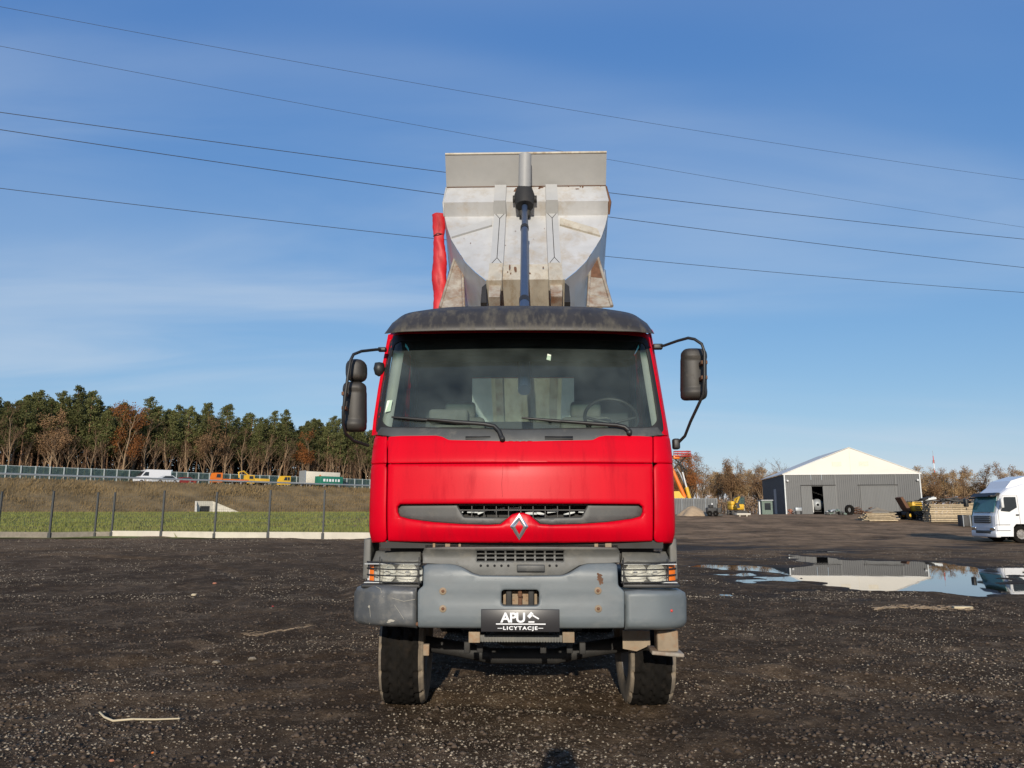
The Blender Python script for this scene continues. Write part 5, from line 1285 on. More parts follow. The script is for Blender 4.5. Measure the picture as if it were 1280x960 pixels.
def far_trees():
    R = random.Random(23)
    for k in range(125):
        Y = R.uniform(205, 262); px = R.uniform(836, 985) if k < 72 else R.uniform(640, 840); x = xat(px, Y); M_ = R.choice([BROWN[0], BROWN[1], TANS[0], TANS[1], BARES[1], BARES[3], TANS[2]])
        plant('autumn_tree', M_, ('trunk', 'twigs', 'crown'), (x, Y, 1.3), R.uniform(0, 6.28), R.uniform(.85, 1.12), 'brown autumn tree of the far wood left of the storage hall', 'tree', 'trees of the far wood left of the hall')
    for px, Y, sc in ((862, 190, 1.12), (872, 196, 1.05), (853, 192, 1.0)):
        plant('autumn_tree', RUSTY[R.randrange(2)] if px == 862 else BROWN[1], ('trunk', 'twigs', 'crown'), (xat(px, Y), Y, 1.3), R.uniform(0, 6), sc, 'rust brown leafy tree of the clump behind the boom lift', 'tree', 'rust brown clump behind the boom lift')
    for k in range(64):
        Y = R.uniform(150, 190); px = R.uniform(1125, 1330); x = xat(px, Y); M_ = R.choice([TANS[0], TANS[1], TANS[2], BARES[0], BROWN[0]])
        plant('birch_tree', M_, ('trunk', 'twigs', 'crown'), (x, Y, 1.4), R.uniform(0, 6.28), R.uniform(.54, .78), 'tan leaved birch behind the timber stacks right of the hall', 'birch tree', 'birches right of the storage hall')
far_trees()
# ------------------------------------------------------------------ storage hall
def hall():
    Y = 118.0; z0 = 1.5; A = at(983, 643, Y); A.z = z0; yaw = RAD(-9); ux = Vector((math.cos(yaw), math.sin(yaw), 0)); 
    W = 19.97; L_ = 20.0; EH = 6.2; PH = 10.3
    h = empty('storage_hall', A, yaw, 'grey corrugated storage hall with white tent gable and roof', 'building')
    def corr(b, p0, p1, z0_, z1_, pitch=.30, dep=.05):
        p0, p1 = Vector(p0), Vector(p1); d = p1 - p0; n = int(d.length/pitch); u = d.normalized(); nn = Vector((u.y, -u.x, 0)); rows = [[], []]
        for i in range(n):
            for f, o in ((0, 0), (.35, 0), (.5, dep), (.85, dep)):
                q = p0 + u*((i+f)*d.length/n) + nn*o
                rows[0].append((q.x, q.y, z0_)); rows[1].append((q.x, q.y, z1_))
        b.loft(rows, closed=False, caps=False, smooth=False)
    d1 = (4.35, 6.05, 4.35)            # open door gap x0,x1,height
    # gap from px 1017..1030
    g0 = (1017-983)/168*W; g1 = (1030.5-983)/168*W; dh = 4.35
    b = MB(); corr(b, (0, 0, 0), (g0, 0, 0), 0, EH); corr(b, (g1, 0, 0), (W, 0, 0), 0, EH); corr(b, (g0, 0, 0), (g1, 0, 0), dh, EH); b.build('front_wall', 'sheet_grey', h)
    b = MB(); corr(b, (0, L_, 0), (0, 0, 0), 0, EH); b.build('side_wall', 'sheet_grey', h); b = MB(); corr(b, (W, 0, 0), (W, L_, 0), 0, EH); corr(b, (W, L_, 0), (0, L_, 0), 0, EH); b.build('side_wall', 'sheet_grey', h)
    part('side_door', 'galvanised', h, ('box', (-.07, 8.0, 2.1), (.05, 2.0, 4.1)))
    part('floor', 'inside_dark', h, ('box', (W/2, L_/2, .02), (W-.3, L_-.3, .04)))
    part('gable_sheet', 'tarp_white', h, ('prism', [(-.25, -.10, EH), (W + .25, -.10, EH), (W/2, -.10, PH)], (0, .06, 0)))
    part('roof_slope', 'tarp_white', h, ('prism', [(-.3, -.12, EH + .02), (W/2, -.12, PH + .06), (W/2, -.12, PH + .14), (-.3, -.12, EH + .10)], (0, L_ + .3, 0))); part('roof_slope', 'tarp_white', h, ('prism', [(W + .3, -.12, EH + .02), (W/2, -.12, PH + .06), (W/2, -.12, PH + .14), (W + .3, -.12, EH + .10)], (0, L_ + .3, 0)))
    part('gable_seam', 'cream_paint', h, ('box', (W/2, -.11, (EH+PH)/2), (.06, .03, PH-EH-.1))); part('gable_vent', 'cream_paint', h, ('box', (W*.40, -.115, EH + 1.6), (1.4, .02, .7)), ('box', (W*.60, -.115, EH + 1.6), (1.4, .02, .7)))
    part('eave_trim', 'white_plastic', h, ('box', (W/2, -.13, EH), (W + .5, .05, .10)))
    def pxx(px): return (px-983)/168*W
    for a, c in ((1003, 1016.5), (1030.5, 1046.5), (1077, 1120)):
        b = MB(); corr(b, (pxx(a), -.12, 0), (pxx(c), -.12, 0), .05, dh, .22, .03); o = b.build('sliding_door', 'sheet_door', h)
        part('door_frame', 'sheet_door', o, ('box', ((pxx(a)+pxx(c))/2, -.15, dh), (pxx(c)-pxx(a), .06, .12)), ('box', (pxx(a)+.04, -.15, dh/2), (.08, .06, dh)), ('box', (pxx(c)-.04, -.15, dh/2), (.08, .06, dh)))
    part('door_rail', 'steel_dark', h, ('box', (pxx(1025), -.14, dh + .16), (pxx(1047)-pxx(1003), .10, .10)), ('box', (pxx(1099), -.14, dh + .16), (pxx(1124)-pxx(1075), .10, .10)))
    for px in (1046.5, 1076, 1121): part('corner_strip', 'sheet_door', h, ('box', (pxx(px), -.075, EH/2), (.14, .05, EH-.1)))
    for x in (0, W): part('corner_post', 'galvanised', h, ('box', (x, -.03, EH/2), (.18, .18, EH)))
    for x in (.4, W - .4): part('flood_lamp', 'white_plastic', h, ('box', (x, -.3, EH - 1.0), (.3, .3, .22), {'bev': .03}), ('tube', [(x, -.2, EH-.9), (x, -.05, EH-.7)], .03, 5))
    M = h.matrix_basis.copy() if False else Matrix.Translation(A) @ Matrix.Rotation(yaw, 4, 'Z')
    p = M @ Vector(((g0+g1)/2 + .2, 1.6, .1)); e = empty('mixer_drum', p, yaw, 'pale round drum machine standing inside the open hall door', 'machine')
    part('drum', 'galvanised', e, ('lathe', [(.2, -.5), (.8, -.35), (.95, 0), (.8, .4), (.35, .7), (.3, .72)], 18, 'Y', (0, 0, 1.4))); part('stand', 'steel_dark', e, ('box', (0, 0, .35), (1.2, 1.0, .12)), ('box', (-.5, 0, .7), (.1, .8, .8)), ('box', (.5, 0, .7), (.1, .8, .8)))
    part('white_panel', 'white_plastic', e, ('box', (-.72, -.3, 1.2), (.12, .3, 2.0)))
    return M
HM = hall()
def gpos(px, py, Y):
    """ground position under photograph column px at depth Y"""
    x = xat(px, Y); return Vector((x, Y, gz(x, Y)))
# ------------------------------------------------------------------ left of the hall
def sheet_fence():
    a = gpos(838, 643, 96); c = gpos(897, 643, 98); e = empty('sheet_metal_fence', a, math.atan2(c.y-a.y, c.x-a.x), 'grey corrugated metal fence below the boom lift', 'fence'); L_ = (c-a).length; n = 4
    for i in range(n):
        b = MB(); w = L_/n - .06; rows = [[], []]; m = 14
        for k in range(m+1):
            x = i*L_/n + w*k/m; y = .04*(k % 2); rows[0].append((x, y, .0)); rows[1].append((x, y, 2.05))
        b.loft(rows, closed=False, caps=False, smooth=False); o = b.build('panel', 'sheet_door', e); part('rail', 'galvanised', o, ('box', (i*L_/n + w/2, .05, 2.02), (w, .06, .08)))
    for i in range(n+1): part('post', 'galvanised', e, ('box', (i*L_/n - .03, .02, 1.06), (.08, .1, 2.12)))
sheet_fence()
def boom_lift():
    Y = 104.0; p = gpos(846, 640, Y); e = empty('boom_lift', p, 0, 'orange and yellow boom lift with red basket on crossed arms', 'boom lift')
    def L(px, py, dy=0): q = at(px, py, Y + dy); return Vector((q.x - p.x, q.y - p.y, q.z - p.z))
    part('chassis', 'yellow_paint', e, ('box', (.3, 0, .75), (3.2, 2.0, .5), {'bev': .08}), ('prism', [L(838, 614, -.6), L(849, 614, -.6), L(853, 620, -.6), L(858, 624, -.6), L(838, 625, -.6)], (0, 1.2, 0)))
    for sx in (-1, 1):
        for sy in (-1, 1): part('wheel', 'tyre_rubber', e, ('lathe', [(.15, -.18), (.45, -.18), (.5, -.1), (.5, .1), (.45, .18), (.15, .18)], 18, 'Y', (.3 + sx*1.1, sy*.95, .48)))
    part('lower_boom', 'orange_paint', e, ('tube', [L(835, 572), L(840, 586), L(856, 622)], [.22, .26, .30], 6))
    part('lift_cylinder', 'yellow_paint', e, ('tube', [L(862, 623, -.3), L(858, 609, -.3)], .26, 8)); part('cylinder_rod', 'white_plastic', e, ('tube', [L(858, 609, -.3), L(853, 590, -.3)], .11, 8))
    part('inner_strut', 'galvanised', e, ('tube', [L(856, 606, .3), L(850, 592, .3), L(846, 586, .3)], .12, 6))
    part('cross_arm', 'steel_dark', e, ('tube', [L(840, 570), L(858, 588)], .11, 5), ('tube', [L(841, 587), L(857, 571)], .11, 5), ('tube', [L(849, 578), L(853, 590)], .13, 5))
    part('boom_head', 'orange_paint', e, ('box', L(845, 571.5), (.9, .7, .55), {'bev': .1}))
    B = MB(); c = L(852.5, 568); 
    for z in (-.28, .1, .42):
        B.tube([c + Vector((x, y, z)) for x, y in ((-1.1, -.5), (1.1, -.5), (1.1, .5), (-1.1, .5))], .05, 5, closed=True)
    for x in (-1.1, -.55, 0, .55, 1.1):
        for y in (-.5, .5): B.tube([c + Vector((x, y, -.28)), c + Vector((x, y, .42))], .035, 4)
    B.box(c + Vector((0, 0, -.28)), (2.2, 1.0, .1)); B.build('basket', 'pole_red', e)
boom_lift()
def sand_pile():
    p = gpos(866, 645, 88); e = MB(); V = []; n = 28; m = 9; r = np.random.default_rng(3)
    rings = []
    for j in range(m):
        t = j/(m-1); ring = []
        for k in range(n):
            q = 6.283*k/n; rr = (1-t)**.9*(1.85 + .28*math.sin(q*3+1) + .15*math.sin(q*5)) + .02; ring.append((p.x + math.cos(q)*rr, p.y + math.sin(q)*rr*.9, p.z - .05 + 1.12*(1 - (1-t)**1.35)*(1 + .0*k) + .04*r.normal()))
        rings.append(ring)
    e.loft(rings); e.build('sand_pile', 'sand', None, label='pale heap of sand in front of the grey metal fence', cat='sand pile')
sand_pile()
def small_machines():
    p = gpos(889, 645, 86); e = empty('generator_trailer', p, .1, 'dark wheeled machine with a white top beside the sand heap', 'machine')
    part('body', 'scrap_dark', e, ('box', (0, 0, .65), (1.1, .8, .7), {'bev': .12})); part('engine', 'steel_dark', e, ('box', (-.1, -.2, 1.1), (.5, .4, .4), {'bev': .06})); part('exhaust', 'white_plastic', e, ('tube', [(.05, -.2, 1.1), (.05, -.2, 1.5)], .09, 8))
    for sg in (-1, 1): part('wheel', 'tyre_rubber', e, ('lathe', [(.1, -.09), (.3, -.09), (.33, 0), (.3, .09), (.1, .09)], 16, 'Y', (sg*.35, -.45, .32)))
    p = gpos(899, 645, 86); e = empty('compactor', p, -.1, 'black upright compactor next to the wheeled machine', 'machine')
    part('plate', 'scrap_dark', e, ('box', (0, 0, .15), (.7, .5, .25), {'bev': .05})); part('engine', 'scrap_dark', e, ('box', (0, 0, .65), (.5, .45, .6), {'bev': .08})); part('handle', 'steel_dark', e, ('tube', [(-.2, -.2, .5), (-.25, -.3, 1.4), (.25, -.3, 1.4), (.2, -.2, .5)], .05, 6))
    # mini excavator
    p = gpos(921, 643, 92); e = empty('mini_excavator', p, .15, 'yellow mini excavator with glazed cab left of the hall', 'excavator')
    for sg in (-1, 1): part('track', 'scrap_dark', e, ('prism', [(x, sg*.6 - .17, z) for x, z in ((-1.0, .12), (-.85, .0), (.85, .0), (1.0, .12), (1.0, .38), (.85, .5), (-.85, .5), (-1.0, .38))], (0, .34, 0)))
    part('house', 'yellow_paint', e, ('box', (-.1, 0, .95), (1.7, 1.3, .7), {'bev': .15}), ('box', (-.7, -.1, 1.4), (.6, 1.2, .5), {'bev': .12}))
    part('cab_frame', 'scrap_dark', e, ('box', (.55, .1, 2.2), (.85, .95, .10)), ('box', (.18, -.3, 1.7), (.08, .08, 1.0)), ('box', (.93, -.3, 1.7), (.08, .08, 1.0)), ('box', (.18, .5, 1.7), (.08, .08, 1.0)), ('box', (.93, .5, 1.7), (.08, .08, 1.0)))
    part('cab_glass', 'barrier_glass', e, ('box', (.55, -.3, 1.72), (.66, .03, .8)))
    part('boom', 'yellow_paint', e, ('tube', [(-.1, -.5, .9), (-.6, -.9, 1.9), (-.3, -1.5, 2.1), (-.9, -1.9, 1.4)], [.16, .16, .14, .10], 6)); part('bucket', 'scrap_dark', e, ('prism', [(-1.1, -2.1, 1.4), (-.8, -1.7, 1.4), (-.7, -1.8, .9), (-1.0, -2.2, .8)], (.3, .0, 0)))
    p = gpos(928, 645, 86); part('concrete_slab', 'concrete', None, ('box', (p.x, p.y, p.z + .25), (1.6, .8, .22), {'bev': .02, 'rz': .1}), ('box', (p.x-.4, p.y, p.z + .07), (.15, .6, .14)), ('box', (p.x+.4, p.y, p.z + .07), (.15, .6, .14)), label='pale slab lying on blocks in front of the mini excavator', cat='slab')
    p = gpos(955, 643, 100); e = empty('site_cabin', p, 0, 'small grey green cabin with white post left of the hall', 'cabin')
    part('walls', 'scrap_green', e, ('box', (.2, 0, .9), (1.4, 1.6, 1.8))); part('window', 'dark_window', e, ('box', (.25, -.81, 1.05), (.8, .03, .9))); part('roof', 'galvanised', e, ('box', (.2, 0, 1.86), (1.6, 1.8, .12))); part('post', 'white_plastic', e, ('box', (-.75, -.5, .85), (.16, .16, 1.7)))
small_machines()
# ------------------------------------------------------------------ in front of the hall
def hall_front():
    p = gpos(987, 645, 106); b = MB(); R = random.Random(2)
    e = empty('brick_heap', p, 0, 'small heap of reddish bricks at the left corner of the hall', 'bricks')
    for k in range(26): r_ = R.random(); part('brick', 'brick_red', e, ('box', (R.gauss(0, .35)*(1.3-r_), R.gauss(0, .2), .08 + r_*.6), (.26, .14, .10), {'rz': R.uniform(0, 3), 'ry': R.uniform(-.4, .4)}))
    p = gpos(998, 645, 104); e = empty('electric_box', p, 0, 'pale grey box on legs by the left hall door', 'box'); part('case', 'galvanised', e, ('box', (0, 0, .68), (.9, .4, .5), {'bev': .04})); 
    for x in (-.35, .35): part('leg', 'steel_dark', e, ('box', (x, 0, .22), (.08, .3, .44)))
    # scrap, tyre, roots
    R = random.Random(5)
    p = gpos(1044, 649, 92); e = empty('scrap_heap', p, 0, 'low heap of greenish scrap beside the loose tyre', 'scrap')
    for k in range(22):
        x = R.uniform(-1.2, 1.0); part('piece', R.choice(['scrap_green', 'scrap_dark', 'galvanised']), e, ('box', (x, R.uniform(-.4, .4), .12 + R.random()*.5*(1-abs(x)/1.6)), (R.uniform(.2, .8), R.uniform(.1, .4), R.uniform(.08, .35)), {'rz': R.uniform(0, 3), 'ry': R.uniform(-.6, .6), 'bev': .03}))
    p = gpos(1062, 650, 92); e = empty('loose_tyre', p, .25, 'loose black tyre leaning between scrap heap and rusty coils', 'tyre'); part('casing', 'tyre_rubber', e, ('lathe', [(.30, -.12), (.42, -.19), (.56, -.19), (.62, -.12), (.62, .12), (.56, .19), (.42, .19), (.30, .12), (.30, -.12)], 28, 'Y', (0, 0, .6)))
    p = gpos(1078, 646, 96); e = empty('rusty_coils', p, 0, 'rusty springs and bars heaped in front of the right hall door', 'scrap')
    for k in range(9):
        x = -1.1 + k*.27; h_ = .55 + .35*math.sin(k*.9)
        part('coil', 'rust', e, ('tube', [(x + .22*math.cos(t), .22*math.sin(t), .1 + t*.055*h_) for t in np.linspace(0, 18, 40)], .05, 4))
    p = gpos(1097, 657, 76); e = empty('plank_pile', p, -.05, 'low pile of loose pale planks in front of the right hall door', 'plank pile'); R = random.Random(8)
    for lay in range(6):
        for k in range(5):
            part('plank', 'timber' if R.random() < .75 else 'timber_grey', e, ('box', (R.uniform(-.25, .25), -.6 + k*.30, .08 + lay*.14), (R.uniform(2.6, 3.7) - lay*.12, .25, R.uniform(.07, .11)), {'rz': R.uniform(-.08, .08), 'ry': R.uniform(-.02, .02)}))
    part('tarp_top', 'timber_grey', e, ('prism', [(-1.2, -.5, .95), (1.3, -.6, .90), (1.0, .6, 1.05), (.1, .3, 1.35), (-1.0, .7, 1.0)], (0, 0, .05)))
    p = gpos(1130, 654, 80); e = empty('rubber_sheets', p, 0, 'dark flat sheets leaning on the ground beside the plank pile', 'sheets')
    for k in range(4): part('sheet', 'scrap_dark', e, ('box', (-.5 + k*.35, .1*k, .32 - .03*k), (2.0, 1.0, .05), {'ry': .42 + .06*k, 'rz': .1*k}))
    # yellow dumper
    p = gpos(1141, 654, 78); e = empty('site_dumper', p, .1, 'small yellow site dumper with raised skip beside the timber stacks', 'dumper')
    part('engine_cover', 'yellow_paint', e, ('box', (.25, 0, 1.35), (1.15, 1.0, 1.0), {'bev': .12})); part('chassis', 'scrap_dark', e, ('box', (0, 0, .65), (2.0, .9, .35), {'bev': .05}))
    part('skip', 'rust', e, ('prism', [(-1.55, -.5, 2.25), (-1.30, -.5, 2.35), (-.55, -.5, 1.1), (-.7, -.5, .8), (-1.0, -.5, 1.2)], (0, 1.0, 0))); part('roll_bar', 'steel_dark', e, ('tube', [(-.25, -.4, .8), (-.3, -.4, 1.9), (-.3, .4, 1.9), (-.25, .4, .8)], .04, 6))
    for x in (-.75, .7):
        for sg in (-1, 1): o = part('wheel', 'tyre_rubber', e, ('lathe', [(.18, -.14), (.42, -.14), (.47, -.07), (.47, .07), (.42, .14), (.18, .14)], 18, 'Y', (x, sg*.6, .46))); part('rim', 'yellow_paint', o, ('lathe', [(0, -.1), (.2, -.1), (.2, .1), (0, .1)], 12, 'Y', (x, sg*.6, .46)))
    # timber stacks
    def stack(px, Y, L_, H_, lab, seed, n=6, depth=1.6):
        R = random.Random(seed); p = gpos(px, 655, Y); e = empty('timber_stack', p, -.06, lab, 'timber stack'); lay = int(H_/.175)
        for l in range(lay):
            for k in range(n): part('plank', 'timber', e, ('box', (R.uniform(-.06, .06), -depth/2 + (k+.5)*depth/n, .10 + l*.175), (L_ + R.uniform(-.12, .12), depth/n - .03, .13)))
            for sx in (-.38, .38): part('spacer', 'timber_grey', e, ('box', (sx*L_, 0, .10 + l*.175 + .087), (.1, depth, .045)))
        return p, e
    P1, _ = stack(1180, 74, 3.35, 1.85, 'tall stack of pale timber boards near the white lorry', 31)
    P2, _ = stack(1213, 78, 1.9, 1.75, 'shorter timber stack half hidden by the white lorry', 32)
    R = random.Random(9)
    e = empty('scrap_on_timber', (P1.x, P1.y, P1.z + 1.9), 0, 'dark scrap metal and beams piled on top of the timber stacks', 'scrap')
    for k in range(34):
        x = R.uniform(-2.4, 3.6); part('piece', R.choice(['scrap_dark', 'scrap_dark', 'steel_dark', 'rust', 'galvanised']), e, ('box', (x, R.uniform(-.3, .8), .12 + R.random()*.55*(1 - abs(x-.2)/4.5)), (R.uniform(.4, 1.7), R.uniform(.1, .4), R.uniform(.06, .2)), {'rz': R.uniform(-.5, .5), 'ry': R.uniform(-.25, .25)}))
    p = gpos(1154, 655, 76); e = empty('pallet_stack', p, .05, 'dark stack of pallets between dumper and timber stack', 'pallets')
    for l in range(11):
        for k in range(3): part('slat', 'scrap_dark', e, ('box', (0, -.4 + .4*k, .1 + l*.17), (1.0 + .1*math.sin(l*2.), .2, .08)))
    p = gpos(1208, 656, 68); e = empty('mesh_crate', p, 0, 'dark crate standing at the foot of the timber stacks', 'crate')
    part('crate_body', 'scrap_dark', e, ('box', (0, 0, .5), (1.3, .8, 1.0), {'bev': .03})); 
    for x in (-.63, 0, .63): part('frame_bar', 'galvanised', e, ('box', (x, -.42, .5), (.06, .05, 1.0)))
    p = gpos(1173, 600, 330); e = empty('radio_mast', (p.x, p.y, 1.2), 0, 'slim red and white radio mast above the birches', 'mast')
    for k in range(8): part('mast_section', 'pole_red' if k % 2 else 'white_paint', e, ('tube', [(0, 0, k*3.2), (0, 0, (k+1)*3.2)], [.32 - .02*k, .30 - .02*k], 8))
    part('antenna', 'galvanised', e, ('tube', [(0, 0, 25.6), (0, 0, 28)], .08, 5), ('box', (.4, 0, 23), (.3, .3, 1.6)), ('box', (-.4, 0, 23), (.3, .3, 1.6)))
hall_front()
# ------------------------------------------------------------------ white lorry on the right (built nose to -x)
def white_lorry():
    p = gpos(1243, 672, 44.0); hx = RAD(-2); e = empty('white_lorry', p, hx, 'white lorry tractor with high roof at the right edge', 'truck')
    W = 2.5; y0, y1 = 0.0, W     # near side at y=0
    def pr(pts, a=y0, b=y1): return ('prism', [(x, a, z) for x, z in pts], (0, b - a, 0))
    cabp = [(0, .38), (-.02, .9), (.02, 1.55), (.10, 1.75), (.42, 2.78), (.50, 2.86), (.95, 3.20), (2.3, 3.55), (2.35, .62), (2.04, .62), (1.97, .92), (1.78, 1.10), (1.06, 1.10), (.90, .92), (.84, .38)]
    b = MB(); rings = []
    for t, ins in ((0, .10), (.04, .03), (.12, 0), (.88, 0), (.96, .03), (1, .10)): rings.append([(x + ins*(1 if x < 1.2 else -.3), y0 + W*t, z - (ins*.5 if z > 2 else 0)) for x, z in cabp])
    b.loft(rings, smooth=False); b.build('cab', 'white_paint', e)
    part('roof_spoiler', 'white_paint', e, ('prism', [(.9, .25, 3.15), (1.3, .25, 3.62), (2.3, .25, 3.92), (2.35, .25, 3.5)], (0, 2.0, 0)))
    ws = [(.085, 1.78), (.40, 2.72)]
    part('windscreen', 'teal_window', e, ('prism', [(ws[0][0]-.02, .18, ws[0][1]), (ws[1][0]-.02, .22, ws[1][1]), (ws[1][0]-.02, W-.22, ws[1][1]), (ws[0][0]-.02, W-.18, ws[0][1])], (-.03, 0, .01)))
    part('visor', 'black_plastic', e, ('prism', [(.36, .05, 2.72), (.48, .05, 2.90), (.30, .05, 2.92), (.05, .05, 2.70)], (0, W-.1, 0)))
    part('grille', 'trim_dark', e, ('box', (-.03, W/2, 1.36), (.05, 1.7, .44), {'bev': .02})); part('grille', 'trim_dark', e, ('box', (-.04, W/2, .62), (.05, 1.5, .18), {'bev': .02}))
    for k in range(3): part('grille_bar', 'galvanised', e, ('box', (-.065, W/2, 1.24 + .12*k), (.02, 1.6, .03)))
    for y in (.32, W-.32): part('headlamp', 'chrome', e, ('box', (-.03, y, .82), (.10, .42, .20), {'bev': .03}))
    part('bumper', 'white_paint', e, ('box', (.10, W/2, .50), (.30, W + .02, .36), {'bev': .06}))
    part('side_window', 'dark_window', e, ('prism', [(.36, -.004, 1.85), (.62, -.004, 2.66), (1.28, -.004, 2.66), (1.30, -.004, 2.05), (.85, -.004, 1.80)], (0, -.02, 0)))
    part('door_seam', 'trim_dark', e, ('tube', [(.20, -.006, 1.0), (.20, -.006, 1.8), (.56, -.006, 2.74), (1.38, -.006, 2.74), (1.42, -.006, 1.0)], .008, 4)); part('door_handle', 'black_plastic', e, ('box', (1.28, -.03, 1.62), (.16, .05, .08)))
    part('mirror', 'white_plastic', e, ('box', (.30, -.28, 2.30), (.16, .22, .55), {'bev': .05})); part('mirror', 'black_plastic', e, ('box', (-.10, W + .16, 2.35), (.2, .3, .5), {'bev': .05})); part('kerb_mirror', 'black_plastic', e, ('box', (-.05, .1, 2.72), (.24, .3, .12), {'bev': .03}))
    part('step_seam', 'trim_dark', e, ('box', (.42, -.005, 1.05), (.8, .012, .03)), ('box', (.42, -.005, .72), (.75, .012, .03)))
    part('wheel_arch', 'black_plastic', e, ('prism', [(.84, .40, .4), (.92, .40, .9), (1.08, .40, 1.08), (1.78, .40, 1.08), (1.96, .40, .9), (2.02, .40, .4)], (0, .3, 0)))
    part('chassis', 'steel_dark', e, ('box', (4.2, W/2, .85), (5.0, .9, .3))); part('fuel_tank', 'galvanised', e, ('box', (3.6, .35, .75), (1.2, .6, .6), {'bev': .1}))
    part('cab_back', 'white_paint', e, ('box', (2.42, W/2, 2.2), (.10, W - .1, 2.4)))
    def wh(x, y):
        o = part('wheel', 'tyre_rubber', e, ('lathe', [(.28, -.16), (.45, -.16), (.51, -.10), (.51, .10), (.45, .16), (.28, .16)], 32, 'Y', (x, y, .51))); part('rim', 'rim_grey', o, ('lathe', [(0, -.10), (.12, -.14), (.16, -.06), (.26, -.05), (.29, -.155), (.29, .1), (0, .1)], 28, 'Y', (x, y, .51)))
        nb = MB()
        for k in range(10): nb.lathe([(0, -.09), (.018, -.09), (.018, -.04)], 6, 'Y', (x + .2*math.cos(k*.628), y, .51 + .2*math.sin(k*.628)))
        nb.build('wheel_nut', 'chrome', o)
    for x in (1.42, 5.2):
        for y in (.18, W - .18): wh(x, y)
    # green lorry tucked behind it
    g = empty('green_lorry', p + Vector((2.2, 3.6, 0)), hx, 'dark green lorry front peeping out behind the white lorry', 'truck')
    part('cab', 'green_paint', g, ('prism', [(x, 0, z) for x, z in ((0, .4), (0, 1.5), (.3, 2.65), (.6, 2.8), (2.2, 2.8), (2.2, .4))], (0, 2.4, 0))); part('windscreen', 'dark_window', g, ('prism', [(.03, .2, 1.65), (.28, .2, 2.5), (.28, 2.2, 2.5), (.03, 2.2, 1.65)], (-.03, 0, .01))); part('visor', 'black_plastic', g, ('box', (.1, 1.2, 2.68), (.4, 2.3, .12)))
    for y in (.2, 2.2): part('wheel', 'tyre_rubber', g, ('lathe', [(.2, -.15), (.48, -.15), (.5, 0), (.48, .15), (.2, .15)], 20, 'Y', (1.2, y, .5)))
white_lorry()
# ------------------------------------------------------------------ litter on the yard
def litter():
    P = [atz(x, y, .02) for x, y in ((125, 888), (131, 894), (142, 898.5), (165, 898), (195, 896.5), (225, 897.5))]
    for q in P: q.z = gz(q.x, q.y) + .02
    part('bent_stick', 'stick_wood', None, ('tube', P, [.008, .009, .009, .009, .008, .006], 6), label='pale bent stick lying on the dark ground, lower left', cat='stick')
    R = random.Random(3)
    def strip(name, pts, lab, m, n, w):
        b = MB()
        for k in range(n):
            t = R.random()*(len(pts)-1); i = int(t); px = pts[i][0] + (pts[i+1][0]-pts[i][0])*(t-i) + R.gauss(0, 2); py = pts[i][1] + (pts[i+1][1]-pts[i][1])*(t-i) + R.gauss(0, 1.1)
            q = atz(px, py, .0); q.z = gz(q.x, q.y) + .012; a = R.uniform(-.6, .6); L_ = R.uniform(.04, .16); b.tube([q, q + Vector((math.cos(a)*L_, math.sin(a)*L_, R.uniform(-.005, .02)))], [w, w*.5], 3, cap=False)
        b.build(name, m, None, fix=False, label=lab, kind='stuff')
    strip('straw', [(300, 792), (330, 789), (360, 785), (392, 782)], 'streak of dry straw on the dark ground left of the truck', 'sand', 70, .003)
    strip('straw', [(1085, 762), (1120, 759), (1160, 760), (1212, 763)], 'streak of wood fibre on the ground below the puddle', 'sand', 170, .006)
    q = atz(1203, 761.5, 0); part('wood_offcut', 'stick_wood', None, ('box', (q.x, q.y, gz(q.x, q.y) + .02), (.32, .10, .04), {'rz': -.1, 'bev': .005}), label='pale wood offcut lying below the puddle', cat='wood offcut')
    for (x, y, m, s, lab) in ((140, 948, 'brick_red', .018, 'small brick red scrap on the ground, leftmost of three'), (172, 953, 'brick_red', .022, 'brick red scrap on the ground by the bottom edge'), (192, 937, 'orange_paint', .016, 'orange fragment on the ground, rightmost of three'), (341, 759, 'pole_red', .02, 'tiny red fragment left of the truck'), (268, 736, 'brick_red', .05, 'flat reddish chip on the yard'), (242, 747.5, 'stick_wood', .06, 'flat pale splinter on the yard left of the truck'), (315, 822, 'stone_pale', .05, 'largest pale stone left of the front wheel'), (271, 824, 'stone_pale', .045, 'pale stone lying left of the largest pale stone')):
        q = atz(x, y, 0); b = MB(); n = 7
        ring = lambda k, h: [(q.x + s*k*(.7+.5*R.random())*math.cos(6.283*i/n), q.y + s*k*.8*(.7+.5*R.random())*math.sin(6.283*i/n), gz(q.x, q.y) + h*s) for i in range(n)]
        b.loft([ring(.8, 0), ring(1.1, .3), ring(.6, .7)], smooth=False); b.build('ground_fragment', m, None, label=lab, cat='fragment', group='bits lying on the yard')
litter()
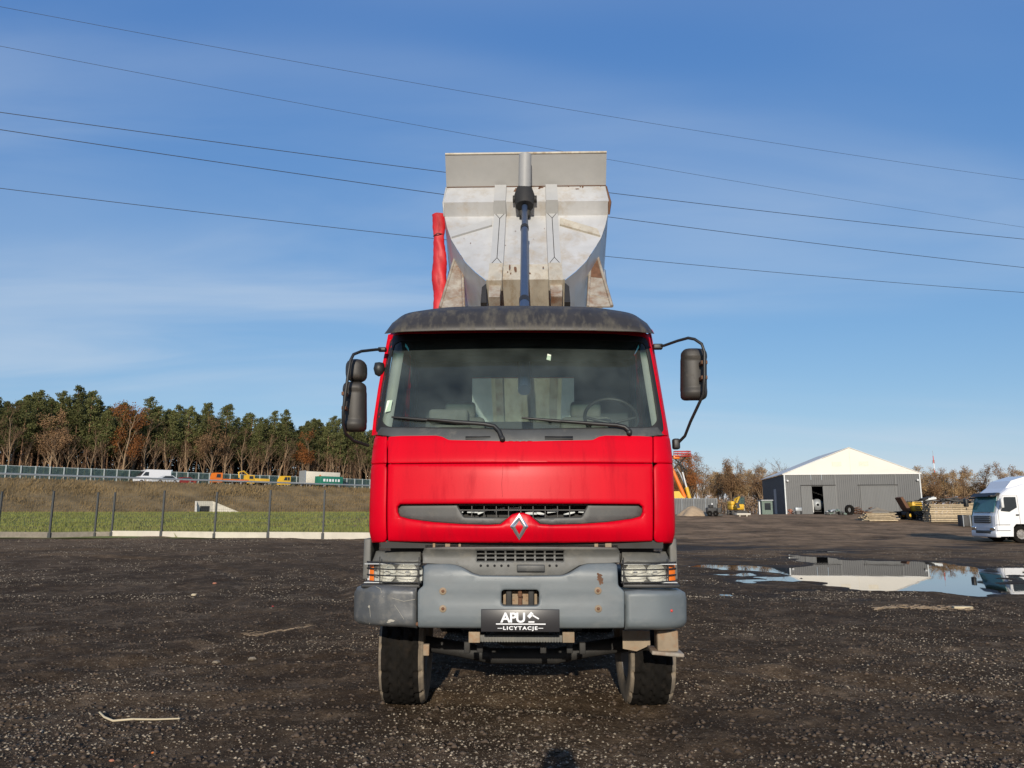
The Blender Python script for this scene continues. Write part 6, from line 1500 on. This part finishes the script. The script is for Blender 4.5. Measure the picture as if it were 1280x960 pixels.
# ------------------------------------------------------------------ the person taking the picture, just behind the lens: casts the shadow at the bottom edge
def photographer():
    x0, y0 = .02, -.42; S = 1.85/1.80
    J = {'pel': (0, 0, .98), 'sp': (0, .01, 1.18), 'ch': (0, .0, 1.38), 'nk': (0, .02, 1.53), 'hd': (0, .04, 1.63), 'ht': (0, .05, 1.73),
         'hl': (-.11, 0, .92), 'kl': (-.13, .03, .50), 'al': (-.14, -.02, .09), 'tl': (-.16, .16, .04), 'hr': (.11, 0, .92), 'kr': (.13, .03, .50), 'ar': (.14, -.02, .09), 'tr': (.16, .16, .04),
         'sl': (-.19, 0, 1.44), 'el': (-.27, .12, 1.22), 'wl': (-.13, .30, 1.50), 'fl': (-.09, .34, 1.59), 'sr': (.19, 0, 1.44), 'er': (.27, .12, 1.22), 'wr': (.13, .30, 1.50), 'fr': (.09, .34, 1.59)}
    rad = {'pel': .15, 'sp': .14, 'ch': .155, 'nk': .06, 'hd': .095, 'ht': .08, 'hl': .09, 'kl': .065, 'al': .045, 'tl': .04, 'hr': .09, 'kr': .065, 'ar': .045, 'tr': .04, 'sl': .07, 'el': .048, 'wl': .034, 'fl': .03, 'sr': .07, 'er': .048, 'wr': .034, 'fr': .03}
    E = [('pel', 'sp'), ('sp', 'ch'), ('ch', 'nk'), ('nk', 'hd'), ('hd', 'ht'), ('pel', 'hl'), ('hl', 'kl'), ('kl', 'al'), ('al', 'tl'), ('pel', 'hr'), ('hr', 'kr'), ('kr', 'ar'), ('ar', 'tr'), ('ch', 'sl'), ('sl', 'el'), ('el', 'wl'), ('wl', 'fl'), ('ch', 'sr'), ('sr', 'er'), ('er', 'wr'), ('wr', 'fr')]
    for s_, sg in (('l', -1), ('r', 1)):      # fingers closing on the phone
        for k in range(4): n1, n2 = 'f%s%da' % (s_, k), 'f%s%db' % (s_, k); J[n1] = (sg*.085, .37, 1.60 + k*.022); J[n2] = (sg*.055, .375, 1.605 + k*.022); rad[n1] = rad[n2] = .009; E += [('f' + s_, n1), (n1, n2)]
        n1 = 't%s1' % s_; J[n1] = (sg*.05, .33, 1.61); rad[n1] = .010; E.append(('w' + s_, n1))
    keys = list(J); me = bpy.data.meshes.new('person'); me.from_pydata([tuple(c*S for c in J[k]) for k in keys], [(keys.index(a), keys.index(b)) for a, b in E], [])
    me.materials.append(MATS['clothes']); o = link('person', me, None, (x0, y0, 0), None, 'person in dark clothes standing behind the camera and holding a phone', 'person')
    m = o.modifiers.new('skin', 'SKIN'); m.use_smooth_shade = True; o.modifiers.new('sub', 'SUBSURF').levels = 1; o.modifiers['sub'].render_levels = 1
    for i, k in enumerate(keys): me.skin_vertices[0].data[i].radius = (rad[k]*S, rad[k]*S); me.skin_vertices[0].data[i].use_root = (k == 'pel')
    part('phone', 'plate_black', None, ('box', (.02, -.045, 1.70), (.15, .010, .075), {'bev': .004}), label='dark phone held up by the person behind the camera', cat='phone')
photographer()
